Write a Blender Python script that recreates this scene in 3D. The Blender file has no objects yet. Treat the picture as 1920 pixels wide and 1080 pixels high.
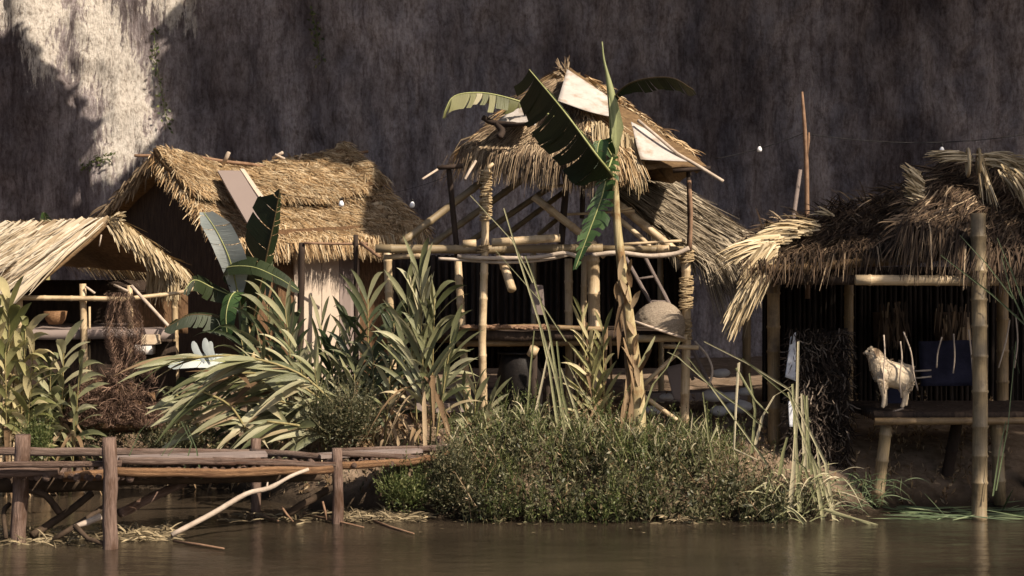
import bpy, math, random
from mathutils import Vector, noise
R = random.Random(11)
S = bpy.context.scene
C = S.collection
V = Vector
RAD = math.radians
# ------------------------------------------------------------------ camera, sky, sun, exposure
F, HZ, H = 3291.0, 492.0, 2.35
cam_d = bpy.data.cameras.new('camera'); cam = bpy.data.objects.new('camera', cam_d); C.objects.link(cam)
cam.location = (0, 0, H); cam.rotation_euler = (RAD(90), 0, 0)
cam_d.sensor_width = 36; cam_d.lens = 36 * F / 1920; cam_d.shift_y = -48 / 1920
cam_d.clip_start = 0.1; cam_d.clip_end = 500
cam_d.dof.use_dof = True; cam_d.dof.focus_distance = 17.3; cam_d.dof.aperture_fstop = 3.5
S.camera = cam
SUN_EL, SUN_AZ = RAD(42), RAD(48)          # azimuth measured from behind the camera towards its right
sdir = V((math.cos(SUN_EL) * math.sin(SUN_AZ), -math.cos(SUN_EL) * math.cos(SUN_AZ), math.sin(SUN_EL)))
W = bpy.data.worlds.new('World'); S.world = W; W.use_nodes = True
wn = W.node_tree.nodes; wl = W.node_tree.links
sky = wn.new('ShaderNodeTexSky'); sky.sky_type = 'NISHITA'; sky.sun_disc = False
sky.sun_elevation = SUN_EL; sky.sun_rotation = math.atan2(sdir.x, sdir.y)
sky.dust_density = 3.0; sky.air_density = 0.8; sky.ozone_density = 0.6
bg = wn.get('Background'); bg.inputs['Strength'].default_value = 0.066
wl.new(sky.outputs[0], bg.inputs['Color'])
sun_d = bpy.data.lights.new('sun', 'SUN'); sun = bpy.data.objects.new('sun', sun_d); C.objects.link(sun)
sun_d.energy = 4.8; sun_d.angle = RAD(0.5); sun_d.color = (1.0, 0.87, 0.70)
sun.rotation_euler = (-sdir).to_track_quat('-Z', 'Y').to_euler(); sun.location = (10, -10, 20)
S.view_settings.view_transform = 'Standard'; S.view_settings.look = 'None'
S.view_settings.exposure = 0.55; S.view_settings.gamma = 1.0

# ------------------------------------------------------------------ helpers
def P(px, py, d):
    return V(((px - 960) * d / F, d, H + (HZ - py) * d / F))
def gx(px, d): return (px - 960) * d / F
def lerp(a, b, t): return a + (b - a) * t
def pl(x, pts):
    if x <= pts[0][0]: return pts[0][1]
    for (a, b), (c, d) in zip(pts, pts[1:]):
        if x <= c: return b + (d - b) * (x - a) / (c - a)
    return pts[-1][1]
def shore(x): return pl(x, [(-3.0, 18.2), (-2.3, 17.2), (-1.7, 16.5), (-0.9, 16.15), (2.2, 16.05), (3.0, 16.2), (3.6, 16.7), (9, 16.9)])
def gz(x, d):
    s = d - shore(x)
    z = max(-0.8, s * 0.5) if s < 0 else 0.74 * (1 - math.exp(-s / 0.85)) + 0.02 * s
    return z + 0.05 * noise.noise(V((x * 1.3, d * 1.3, 0))) + 0.025 * noise.noise(V((x * 5, d * 5, 3)))
class MB:
    def __init__(s): s.v = []; s.f = []; s.uv = []
    def add(s, vs, fs, uv=None):
        o = len(s.v); s.v += [V(p) for p in vs]; s.f += [tuple(i + o for i in f) for f in fs]
        s.uv += uv if uv else [(0, 0)] * len(vs)
    def tube(s, pts, r, n=8, bamboo=False, cap=True):
        pts = [V(p) for p in pts]
        rs = list(r) if isinstance(r, (list, tuple)) else [r] * len(pts)
        if bamboo:
            np_, nr = [], []
            L = 0; nxt = R.uniform(.05, .25)
            for i in range(len(pts) - 1):
                a, b = pts[i], pts[i + 1]; l = (b - a).length
                if i == 0: np_.append(a); nr.append(rs[0])
                while nxt < L + l - .03:
                    for dd, k in ((-.02, 1), (-.004, 1.13), (.006, 1.13), (.02, 1)):
                        t = min(max((nxt + dd - L) / l, 0.001), .999); np_.append(a.lerp(b, t)); nr.append(lerp(rs[i], rs[i + 1], t) * k)
                    nxt += R.uniform(.24, .34)
                np_.append(b); nr.append(rs[i + 1]); L += l
            pts, rs = np_, nr
        t0 = (pts[1] - pts[0]).normalized()
        up = V((0, 0, 1)) if abs(t0.z) < .9 else V((1, 0, 0))
        a = t0.cross(up).normalized()
        vs, fs, uv = [], [], []; L = R.uniform(0, 5)
        for i, p in enumerate(pts):
            t = (pts[min(i + 1, len(pts) - 1)] - pts[max(i - 1, 0)])
            t = t.normalized() if t.length > 1e-9 else t0
            a = (a - t * a.dot(t)).normalized(); b = t.cross(a)
            if i: L += (p - pts[i - 1]).length
            for k in range(n):
                w = 2 * math.pi * k / n
                vs.append(p + (a * math.cos(w) + b * math.sin(w)) * rs[i]); uv.append((L, k / n))
        for i in range(len(pts) - 1):
            for k in range(n):
                k2 = (k + 1) % n
                fs.append((i * n + k, i * n + k2, (i + 1) * n + k2, (i + 1) * n + k))
        if cap:
            fs.append(tuple(range(n - 1, -1, -1))); fs.append(tuple((len(pts) - 1) * n + k for k in range(n)))
        s.add(vs, fs, uv)
    def ribbon(s, pts, ws, side, fold=0.0):
        vs, fs, uv = [], [], []; L = 0
        for i, p in enumerate(pts):
            if i: L += (pts[i] - pts[i - 1]).length
            w = ws[i]
            if fold:
                t = (pts[min(i + 1, len(pts) - 1)] - pts[max(i - 1, 0)]).normalized()
                nn = side.cross(t)
                if nn.length > 1e-6: nn.normalize()
                vs += [p - side * w, p - nn * w * fold, p + side * w]; uv += [(L, 0), (L, .5), (L, 1)]
            else:
                vs += [p - side * w, p + side * w]; uv += [(L, 0), (L, 1)]
        q = 3 if fold else 2
        for i in range(len(pts) - 1):
            for k in range(q - 1):
                fs.append((i * q + k, i * q + k + 1, (i + 1) * q + k + 1, (i + 1) * q + k))
        s.add(vs, fs, uv)
    def box(s, c, x, y, z):
        """box from centre and three half-axis vectors"""
        vs = [c + x * i + y * j + z * k for i in (-1, 1) for j in (-1, 1) for k in (-1, 1)]
        lx, ly = x.length * 2, y.length * 2
        uv = [(0 if i < 0 else lx, 0 if j < 0 else ly) for i in (-1, 1) for j in (-1, 1) for k in (-1, 1)]
        s.add(vs, [(0, 1, 3, 2), (4, 6, 7, 5), (0, 4, 5, 1), (2, 3, 7, 6), (0, 2, 6, 4), (1, 5, 7, 3)], uv)
    def slab(s, A, B, Cc, D, th, nu=10, nv=8, amp=0.0):
        """thick bent quad A-B (top edge) C-D (bottom edge)"""
        n = (B - A).cross(D - A).normalized()
        if n.z < 0: n = -n
        vs, fs = [], []
        for k in (0, 1):
            for j in range(nv + 1):
                for i in range(nu + 1):
                    u, v = i / nu, j / nv
                    p = A.lerp(B, u).lerp(D.lerp(Cc, u), v)
                    p = p + n * (amp * noise.noise(p * 2.3)) - n * th * k
                    vs.append(p)
        m = (nu + 1) * (nv + 1); q = nu + 1
        for j in range(nv):
            for i in range(nu):
                a = j * q + i
                fs.append((a, a + 1, a + q + 1, a + q)); fs.append((m + a, m + a + q, m + a + q + 1, m + a + 1))
        for i in range(nu):
            fs.append((i, m + i, m + i + 1, i + 1)); a = nv * q + i; fs.append((a, a + 1, m + a + 1, m + a))
        for j in range(nv):
            a = j * q; fs.append((a, a + q, m + a + q, m + a)); a = j * q + nu; fs.append((a, m + a, m + a + q, a + q))
        s.add(vs, fs)
    def warp(s, k=.05, f=1.3, fn=None):
        for p in s.v:
            p.z += k * noise.noise(p * f) + k * .5 * noise.noise(p * f * 3)
            if fn: p.z += fn(p)
        return s
    def build(s, name, mat, parent=None, smooth=True, org=None):
        o0 = V(org) if org else (V(parent['_org']) if parent is not None else (min(s.v, key=lambda p: p.z).copy()))
        me = bpy.data.meshes.new(name)
        me.from_pydata([p - o0 for p in s.v], [], s.f)
        ul = me.uv_layers.new(name='UVMap')
        n = len(me.loops); idx = [0] * n; me.loops.foreach_get('vertex_index', idx)
        flat = [0.0] * (2 * n)
        for i, k in enumerate(idx): flat[2 * i], flat[2 * i + 1] = s.uv[k]
        ul.data.foreach_set('uv', flat)
        if smooth: me.polygons.foreach_set('use_smooth', [True] * len(me.polygons))
        me.materials.append(mat); me.update()
        ob = bpy.data.objects.new(name, me); C.objects.link(ob)
        if parent is not None: ob.parent = parent
        else: ob.location = o0
        ob['_org'] = tuple(o0)
        return ob
def tag(o, label=None, cat=None, group=None, kind=None):
    if label: o['label'] = label
    if cat: o['category'] = cat
    if group: o['group'] = group
    if kind: o['kind'] = kind
    return o
def thing(name, label, cat, loc, group=None):
    o = bpy.data.objects.new(name, None); C.objects.link(o); o.location = loc; o['_org'] = tuple(loc); o.empty_display_size = .1
    return tag(o, label, cat, group)
def arc(pts, n=4):
    """smooth a polyline (Catmull-Rom)"""
    pts = [V(p) for p in pts]; q = [pts[0] * 2 - pts[1]] + pts + [pts[-1] * 2 - pts[-2]]; out = []
    for i in range(1, len(q) - 2):
        a, b, c, d = q[i - 1:i + 3]
        for k in range(n):
            t = k / n
            out.append(0.5 * (2 * b + (c - a) * t + (2 * a - 5 * b + 4 * c - d) * t * t + (3 * b - a - 3 * c + d) * t ** 3))
    return out + [pts[-1]]
def rv(s=1): return V((R.uniform(-s, s), R.uniform(-s, s), R.uniform(-s, s)))

# ------------------------------------------------------------------ materials
def mat(name):
    m = bpy.data.materials.new(name); m.use_nodes = True
    nt = m.node_tree; return m, nt.nodes, nt.links, nt.nodes['Principled BSDF']
def node(ns, t, **k):
    n = ns.new('ShaderNode' + t)
    for a, b in k.items(): setattr(n, a, b)
    return n
def ramp(ns, stops):
    r = node(ns, 'ValToRGB'); e = r.color_ramp.elements
    while len(e) < len(stops): e.new(.5)
    for el, (p, c) in zip(e, stops): el.position = p; el.color = (*c, 1)
    return r
def noise_tex(ns, ls, coord, scale, detail=5, rough=.6, vec_scale=None):
    n = node(ns, 'TexNoise'); n.inputs['Scale'].default_value = scale; n.inputs['Detail'].default_value = detail; n.inputs['Roughness'].default_value = rough
    if vec_scale:
        mp = node(ns, 'Mapping'); mp.inputs['Scale'].default_value = vec_scale; ls.new(coord, mp.inputs['Vector']); coord = mp.outputs[0]
    ls.new(coord, n.inputs['Vector']); return n.outputs['Fac']
def mix(ns, ls, f, a, b, mode='MIX'):
    m = node(ns, 'MixRGB', blend_type=mode)
    if hasattr(f, 'is_output'): ls.new(f, m.inputs[0])
    else: m.inputs[0].default_value = f
    for i, x in ((1, a), (2, b)):
        if hasattr(x, 'is_output'): ls.new(x, m.inputs[i])
        else: m.inputs[i].default_value = (*x, 1)
    return m.outputs[0]
def bump(ns, ls, h, bs, strength, dist):
    b = node(ns, 'Bump'); b.inputs['Strength'].default_value = strength; b.inputs['Distance'].default_value = dist
    ls.new(h, b.inputs['Height']); ls.new(b.outputs[0], bs.inputs['Normal']); return b
def strand_mat(name, stops, rough=.75, blot=0.35, transl=0.0):
    """colour differs from strand to strand (random per island) with soft blotches"""
    m, ns, ls, bs = mat(name)
    g = node(ns, 'NewGeometry'); r = ramp(ns, stops); ls.new(g.outputs['Random Per Island'], r.inputs[0])
    tc = node(ns, 'TexCoord'); f = noise_tex(ns, ls, tc.outputs['Object'], 3.0, 4)
    r2 = ramp(ns, [(.35, (1 - blot,) * 3), (.65, (1, 1, 1))]); ls.new(f, r2.inputs[0])
    c = mix(ns, ls, 1.0, r.outputs[0], r2.outputs[0], 'MULTIPLY')
    ls.new(c, bs.inputs['Base Color']); bs.inputs['Roughness'].default_value = rough; bs.inputs['Specular IOR Level'].default_value = .3
    if transl:
        t = node(ns, 'BsdfTranslucent'); ls.new(c, t.inputs[0]); ms = node(ns, 'MixShader'); ms.inputs[0].default_value = transl
        ls.new(bs.outputs[0], ms.inputs[1]); ls.new(t.outputs[0], ms.inputs[2]); ls.new(ms.outputs[0], ns['Material Output'].inputs[0])
    return m
def leaf_mat(name, stops, rough=.42, transl=.22, spec=.5, veins=True, blot=.25):
    m = strand_mat(name, stops, rough, blot, transl); ns, ls = m.node_tree.nodes, m.node_tree.links
    bs = ns['Principled BSDF']; bs.inputs['Specular IOR Level'].default_value = spec
    if veins:
        uv = node(ns, 'UVMap'); w = noise_tex(ns, ls, uv.outputs[0], 6, 2, .5, (.6, 9, 1)); bump(ns, ls, w, bs, .35, .01)
    return m
def bamboo_mat(name, c1, c2, cn, rough=.45):
    m, ns, ls, bs = mat(name)
    uv = node(ns, 'UVMap'); tc = node(ns, 'TexCoord')
    f = noise_tex(ns, ls, uv.outputs[0], 5, 5, .65, (1, 5, 1)); r = ramp(ns, [(.3, c1), (.7, c2)]); ls.new(f, r.inputs[0])
    f2 = noise_tex(ns, ls, tc.outputs['Object'], 5, 5, .7); r2 = ramp(ns, [(.52, (0, 0, 0)), (.7, (.75,) * 3)]); ls.new(f2, r2.inputs[0])
    c = mix(ns, ls, r2.outputs[0], r.outputs[0], cn)
    g = node(ns, 'NewGeometry'); rr = ramp(ns, [(0, (.72, .68, .62)), (1, (1, 1, 1))]); ls.new(g.outputs['Random Per Island'], rr.inputs[0])
    c = mix(ns, ls, 1, c, rr.outputs[0], 'MULTIPLY')
    ls.new(c, bs.inputs['Base Color']); bs.inputs['Roughness'].default_value = rough
    bump(ns, ls, f, bs, .3, .01); return m
def rough_mat(name, c1, c2, scale=6, vs=None, rough=.85, bstr=.5, bdist=.02, uvs=False, extra=None):
    m, ns, ls, bs = mat(name)
    if uvs: co = node(ns, 'UVMap').outputs[0]
    else: co = node(ns, 'TexCoord').outputs['Object']
    f = noise_tex(ns, ls, co, scale, 8, .68, vs); r = ramp(ns, [(.3, c1), (.7, c2)]); ls.new(f, r.inputs[0]); c = r.outputs[0]
    if extra:
        f2 = noise_tex(ns, ls, co, extra[0], 5, .6); r2 = ramp(ns, [(.5, (0, 0, 0)), (.65, (1, 1, 1))]); ls.new(f2, r2.inputs[0]); c = mix(ns, ls, r2.outputs[0], c, extra[1])
    ls.new(c, bs.inputs['Base Color']); bs.inputs['Roughness'].default_value = rough; bs.inputs['Specular IOR Level'].default_value = .25
    bump(ns, ls, f, bs, bstr, bdist); return m
M = {}
M['straw'] = strand_mat('golden_straw', [(0, (.14, .075, .035)), (.35, (.42, .27, .13)), (.75, (.60, .44, .26)), (1, (.76, .62, .42))])
M['straw_shaded'] = strand_mat('shaded_straw', [(0, (.022, .013, .008)), (.6, (.085, .052, .031)), (.9, (.16, .105, .062)), (1, (.46, .34, .22))])  # darkened straw copy, paints in the shade on the waterside roof
M['straw_pale'] = strand_mat('pale_straw', [(0, (.16, .11, .055)), (.4, (.46, .35, .20)), (1, (.75, .62, .42))], blot=.2)
M['straw_grey'] = strand_mat('grey_straw', [(0, (.07, .055, .04)), (.5, (.24, .19, .13)), (1, (.50, .42, .31))])
M['straw_brown'] = strand_mat('brown_straw', [(0, (.07, .042, .025)), (.5, (.25, .175, .105)), (1, (.50, .38, .25))])
M['thatch_core'] = rough_mat('thatch_core', (.07, .04, .02), (.22, .14, .07), 14, (1, 1, 3))
M['frond'] = strand_mat('dry_palm_sheet', [(0, (.34, .24, .14)), (.3, (.66, .54, .38)), (1, (.84, .75, .60))], .6, .25, .12)
M['bamboo'] = bamboo_mat('yellow_bamboo', (.44, .32, .18), (.72, .57, .38), (.22, .13, .07))
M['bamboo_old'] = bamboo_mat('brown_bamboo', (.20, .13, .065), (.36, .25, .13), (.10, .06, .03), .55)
M['bamboo_dim'] = bamboo_mat('dim_bamboo', (.20, .15, .085), (.36, .28, .17), (.12, .08, .045), .5)  # dimmed bamboo copy, its tone stands in for shade on the rafters
M['pole_dark'] = rough_mat('dark_pole', (.025, .017, .013), (.06, .04, .03), 8, (1, 1, .2))
M['branch'] = rough_mat('bare_branch', (.32, .25, .19), (.60, .50, .41), 9, None, .8)
M['branch_brown'] = rough_mat('brown_branch', (.15, .085, .05), (.32, .20, .13), 9)
M['branch_dark'] = rough_mat('wet_branch', (.03, .02, .013), (.09, .06, .04), 9)
M['log'] = rough_mat('weathered_log', (.085, .048, .035), (.36, .25, .20), 5, (1.2, 6, 1), .85, 1.0, .03, True, (2.2, (.10, .055, .035)))
M['log_orange'] = rough_mat('barkless_log', (.15, .07, .033), (.44, .26, .14), 5, (1.2, 6, 1), .8, 1.0, .03, True, (2.2, (.13, .065, .035)))
M['plank'] = rough_mat('grey_plank', (.13, .10, .09), (.36, .29, .265), 3, (1, 10, 1), .85, .8, .02, True)
M['rail_wood'] = rough_mat('old_rail_wood', (.085, .055, .042), (.34, .245, .20), 4, (1.2, 8, 1), .85, 1.0, .025, True, (2.0, (.12, .065, .045)))
M['plank_pale'] = rough_mat('pale_board', (.42, .33, .26), (.68, .57, .47), 3, (1, 12, 1), .75, .4, .01, True, (5, (.30, .20, .13)))
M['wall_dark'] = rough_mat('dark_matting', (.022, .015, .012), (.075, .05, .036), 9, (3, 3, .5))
M['wall_shade'] = rough_mat('shade_matting', (.008, .006, .005), (.030, .020, .015), 9, (3, 3, .5))  # near-black tone paints in the shade at the back of the shelter
M['wall_brown'] = rough_mat('brown_matting', (.06, .033, .018), (.20, .115, .06), 16, (3, 3, .7))
M['cloth'] = rough_mat('white_sheeting', (.40, .36, .33), (.58, .53, .49), 3.5, None, .85, .4, .03, False, (5, (.33, .26, .20)))
M['cloth_blue'] = rough_mat('pale_blue_rag', (.45, .46, .52), (.75, .76, .80), 10, None, .9, .5, .02)
M['navy'] = rough_mat('navy_cloth', (.010, .010, .022), (.03, .03, .06), 5, None, .9, .4, .03)
M['wicker'] = rough_mat('wicker', (.14, .10, .07), (.42, .35, .27), 60, (1, 1, 2), .8, .8, .01)
M['basket'] = rough_mat('orange_basket', (.12, .06, .03), (.28, .16, .08), 40, None, .75, .6, .01)
M['net'] = strand_mat('fishing_net', [(0, (.05, .028, .02)), (.6, (.17, .10, .07)), (1, (.32, .21, .15))], .9)
M['net_dark'] = strand_mat('black_net', [(0, (.012, .008, .006)), (.75, (.05, .033, .024)), (1, (.30, .24, .19))], .8)
M['rope'] = rough_mat('lashing', (.25, .17, .09), (.52, .40, .24), 40)
M['black'] = rough_mat('sooty_black', (.006, .005, .005), (.02, .015, .013), 7, None, .6)
M['wire'] = rough_mat('black_wire', (.01, .009, .01), (.02, .018, .018), 5, None, .5)
M['stone'] = rough_mat('pale_stone', (.48, .44, .41), (.74, .69, .65), 6)
M['crate'] = rough_mat('pale_crate', (.45, .33, .22), (.68, .56, .42), 6)
M['fur'] = rough_mat('cream_fur', (.50, .40, .28), (.74, .62, .47), 30, None, .9, .5, .01)
M['fur_dark'] = rough_mat('dark_fur', (.03, .022, .016), (.08, .06, .045), 30, None, .8, .5, .01)
M['bush'] = leaf_mat('bush_leaf', [(0, (.03, .036, .014)), (.5, (.11, .112, .055)), (.85, (.23, .215, .12)), (1, (.38, .30, .18))], .5, .25, .4, False)
M['frond_edge'] = M['frond']
M['bush_green'] = leaf_mat('fresh_leaf', [(0, (.05, .08, .02)), (.6, (.15, .18, .06)), (1, (.28, .28, .12))], .5, .3, .4, False)
M['strap'] = leaf_mat('ginger_leaf', [(0, (.10, .115, .045)), (.45, (.32, .32, .17)), (.85, (.52, .49, .31)), (1, (.58, .46, .28))], .38, .22, .6)
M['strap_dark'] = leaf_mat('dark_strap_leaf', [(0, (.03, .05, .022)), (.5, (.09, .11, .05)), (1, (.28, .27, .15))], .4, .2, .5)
M['strap_yellow'] = leaf_mat('yellow_leaf', [(0, (.17, .18, .06)), (.4, (.44, .41, .19)), (.8, (.66, .57, .32)), (1, (.78, .66, .40))], .42, .3, .5)
M['dry'] = leaf_mat('dry_leaf', [(0, (.11, .06, .03)), (.5, (.30, .20, .11)), (1, (.55, .42, .27))], .7, .2, .3)
M['reed'] = leaf_mat('reed', [(0, (.20, .21, .09)), (.5, (.44, .43, .23)), (1, (.70, .61, .42))], .5, .2, .4)
M['reed_green'] = leaf_mat('green_reed', [(0, (.06, .10, .04)), (1, (.22, .27, .14))], .5, .2, .4)
M['stalk'] = rough_mat('plant_stalk', (.16, .13, .05), (.36, .30, .14), 14, (1, 1, .3), .6)
M['banana'] = leaf_mat('banana_leaf', [(0, (.035, .075, .022)), (1, (.085, .15, .05))], .38, .22, .5)
M['banana_shaded'] = leaf_mat('shaded_banana_leaf', [(0, (.014, .022, .008)), (1, (.03, .042, .016))], .5, .03, .25)  # near-black leaf copy, paints in shade on blades turned from the sun
M['banana_old'] = leaf_mat('tattered_banana_leaf', [(0, (.11, .12, .04)), (.6, (.30, .29, .13)), (1, (.60, .54, .36))], .5, .3, .4)
M['banana_back'] = leaf_mat('waxy_leaf_back', [(0, (.38, .43, .42)), (1, (.58, .62, .60))], .42, .15, .6)
M['midrib'] = rough_mat('leaf_midrib', (.26, .28, .10), (.42, .42, .2), 10, None, .5)
M['midrib_dark'] = rough_mat('dark_midrib', (.05, .035, .015), (.12, .08, .04), 10, None, .5)
M['ptrunk'] = rough_mat('banana_trunk', (.28, .22, .10), (.60, .50, .30), 5, (6, 6, .5), .55, .6, .02, False, (4, (.22, .12, .05)))
def glass_mat():
    m, ns, ls, bs = mat('milky_bulb'); bs.inputs['Base Color'].default_value = (.85, .85, .88, 1); bs.inputs['Roughness'].default_value = .15; return m
M['bulb'] = glass_mat()

# ------------------------------------------------------------------ setting: cliff with an added overhang for shade
SUN_PATCH = [[(-30, -60), (140, -60), (136, 30), (122, 75), (118, 152), (100, 160), (80, 130), (50, 70), (20, 35), (-30, -10)],
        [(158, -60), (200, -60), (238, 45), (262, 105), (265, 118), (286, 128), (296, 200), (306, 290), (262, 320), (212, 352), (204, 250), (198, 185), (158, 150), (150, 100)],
        [(262, -60), (395, -60), (385, 20), (362, 60), (330, 70), (296, 55), (272, 20)]]  # outlines of the sunlight painted into the rock colour
CD = 26.0
def inpoly(x, y, poly):
    c = False; j = len(poly) - 1
    for i in range(len(poly)):
        (xi, yi), (xj, yj) = poly[i], poly[j]
        if (yi > y) != (yj > y) and x < (xj - xi) * (y - yi) / (yj - yi) + xi: c = not c
        j = i
    return c
def sdist(x, y, poly):
    best = 1e9; j = len(poly) - 1
    for i in range(len(poly)):
        ax, ay = poly[j]; bx, by = poly[i]; dx, dy = bx - ax, by - ay
        t = max(0, min(1, ((x - ax) * dx + (y - ay) * dy) / (dx * dx + dy * dy))); best = min(best, math.hypot(x - ax - dx * t, y - ay - dy * t)); j = i
    return best if inpoly(x, y, poly) else -best
def cliff_y(x, z):
    b = noise.noise(V((x * .22 + z * .10, z * .13, 1.7))) * .75 + noise.noise(V((x * .7 + z * .3, z * .28, 4.2))) * .28
    b += abs(noise.noise(V((x * 1.1 + z * .22, z * .35, 9.1)))) * -.28 + noise.noise(V((x * 2.6 + z * .3, z * .8, 3.1))) * .16 + noise.noise(V((x * 6, z * 1.6, 2.1))) * .07 + noise.noise(V((x * 5, z * 5, 5.1))) * .05 + max(0, noise.noise(V((x * .8, z * 1.7, 6.6))) - .26) * .16
    return CD + b
def axis(a, b, lo, hi, fine, coarse):
    out = []; x = a
    while x < b:
        out.append(x); x += fine if lo <= x < hi else coarse
    return out + [b]
mb = MB(); xs = axis(-40, 40, -8.5, 8.5, .065, .8); zs = axis(-1, 12, 1.8, 6.5, .065, .4)
pal = []
for z in zs:
    for x in xs:
        mb.v.append(V((x, cliff_y(x, z), z))); mb.uv.append((x, z))
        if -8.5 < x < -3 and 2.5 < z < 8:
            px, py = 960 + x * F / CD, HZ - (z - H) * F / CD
            s = [sdist(px, py, p) for p in SUN_PATCH]; s[2] -= 12; pal.append(max(0, min(1, .5 + max(s) / 135)))
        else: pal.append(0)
nx = len(xs)
for j in range(len(zs) - 1):
    for i in range(nx - 1):
        a = j * nx + i; mb.f.append((a, a + 1, a + nx + 1, a + nx))
# unseen rock roof added to shade the wall, gap shaped to light the patch
HOLE = [(-4.6, 23.3), (-.7, 23.3), (-.9, 22.4), (-.9, 21.95), (-.35, 21.35), (.4, 20.8), (.45, 19.9), (.05, 19.75), (-.6, 20.65), (-1.8, 21.15), (-3.2, 21.65)]
def edge_d(x): return pl(x, [(-20, 18.5), (2.5, 18.5), (4.1, 18.4), (5.0, 16.2), (6.4, 15.4), (20, 15.2)]) + .25 * noise.noise(V((x * 1.1, 0, 7))) + .3 * noise.noise(V((x * 4, 0, 7)))  # front edge pushed forward on the right to shade the hut roof
ox = axis(-40, 40, -6, 8, .14, 1.0); st = len(mb.v); rows = 70
for i, x in enumerate(ox):
    e = edge_d(x)
    for j in range(rows + 1):
        d = lerp(e, 27.5, j / rows)
        mb.v.append(V((x, d, 11 + .15 * noise.noise(V((x, d, 0)))))); mb.uv.append((x, d)); pal.append(0)
for i in range(len(ox) - 1):
    for j in range(rows):
        c = sum((mb.v[st + a * (rows + 1) + b] for a in (i, i + 1) for b in (j, j + 1)), V()) / 4
        q = noise.noise(V((c.x * 2.2, c.y * 2.2, 3))) * .14
        if -6 < c.x < 8 and inpoly(c.x + q, c.y + q * .6, HOLE): continue
        a = st + i * (rows + 1) + j; mb.f.append((a, a + rows + 1, a + rows + 2, a + 1))
def cliff_mat():
    m, ns, ls, bs = mat('cliff_rock'); tc = node(ns, 'TexCoord').outputs['Object']
    wp = node(ns, 'TexNoise'); wp.inputs['Scale'].default_value = 1.1; wp.inputs['Detail'].default_value = 4; ls.new(tc, wp.inputs['Vector']); tc0 = tc; tc = mix(ns, ls, .16, tc, wp.outputs['Color'], 'ADD')
    s1 = noise_tex(ns, ls, tc, 2.4, 10, .75, (1.3, 1, .5)); s2 = noise_tex(ns, ls, tc, 7, 9, .74, (1.9, 1, .30)); s3 = noise_tex(ns, ls, tc, 22, 6, .7, (1, 1, .6))
    fold_shade = noise_tex(ns, ls, tc, .45, 4, .6, (1.3, 1, .6))
    r = ramp(ns, [(.3, (.27, .235, .24)), (.7, (.62, .55, .55))]); ls.new(s1, r.inputs[0])
    rb = ramp(ns, [(.39, (.40, .385, .40)), (.61, (1.2, 1.2, 1.2))]); ls.new(fold_shade, rb.inputs[0])  # broad tones stand in for shaded folds and hollows
    c = mix(ns, ls, 1, r.outputs[0], rb.outputs[0], 'MULTIPLY')
    rs = ramp(ns, [(.36, (.45, .40, .38)), (.52, (1, 1, 1))]); ls.new(s2, rs.inputs[0])
    c = mix(ns, ls, .8, c, rs.outputs[0], 'MULTIPLY')
    s4 = noise_tex(ns, ls, tc, 3.6, 10, .78, (1, 1, .75)); r4 = ramp(ns, [(.34, (.50, .46, .44)), (.47, (.95, .95, .95)), (.7, (1.12, 1.12, 1.12))]); ls.new(s4, r4.inputs[0]); c = mix(ns, ls, .85, c, r4.outputs[0], 'MULTIPLY')
    r5 = ramp(ns, [(.38, (.62, .58, .56)), (.55, (1.05, 1.05, 1.05))]); ls.new(s3, r5.inputs[0]); c = mix(ns, ls, .8, c, r5.outputs[0], 'MULTIPLY')
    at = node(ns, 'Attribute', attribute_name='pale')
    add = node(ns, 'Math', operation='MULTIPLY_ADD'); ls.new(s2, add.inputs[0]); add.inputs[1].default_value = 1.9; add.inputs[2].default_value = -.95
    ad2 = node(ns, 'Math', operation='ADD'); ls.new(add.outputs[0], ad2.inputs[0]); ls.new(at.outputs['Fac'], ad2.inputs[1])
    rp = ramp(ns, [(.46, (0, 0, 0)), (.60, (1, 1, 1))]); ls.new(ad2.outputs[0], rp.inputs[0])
    sunlit_rock = ramp(ns, [(.34, (.30, .25, .21)), (.48, (.62, .56, .50)), (.68, (.80, .74, .68))]); ls.new(s3, sunlit_rock.inputs[0])  # lighter rock tone painted in where the sun patch lies
    c = mix(ns, ls, rp.outputs[0], c, sunlit_rock.outputs[0])
    vo = node(ns, 'TexVoronoi', feature='DISTANCE_TO_EDGE'); vo.inputs['Scale'].default_value = .9; mpv = node(ns, 'Mapping'); mpv.inputs['Scale'].default_value = (1, 1, .45); wq = mix(ns, ls, .5, tc0, wp.outputs['Color'], 'ADD'); ls.new(wq, mpv.inputs['Vector']); ls.new(mpv.outputs[0], vo.inputs['Vector'])
    rc = ramp(ns, [(.0, (.45, .40, .38)), (.035, (1, 1, 1))]); ls.new(vo.outputs['Distance'], rc.inputs[0]); c = mix(ns, ls, .22, c, rc.outputs[0], 'MULTIPLY')
    ls.new(c, bs.inputs['Base Color']); bs.inputs['Roughness'].default_value = .95; bs.inputs['Specular IOR Level'].default_value = .15
    h = node(ns, 'MixRGB'); h.inputs[0].default_value = .5; ls.new(s2, h.inputs[1]); ls.new(s4, h.inputs[2])
    bump(ns, ls, h.outputs[0], bs, 1.0, .16); return m
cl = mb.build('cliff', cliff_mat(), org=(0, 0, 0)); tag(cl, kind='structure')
at = cl.data.attributes.new('pale', 'FLOAT', 'POINT'); at.data.foreach_set('value', pal)
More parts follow.
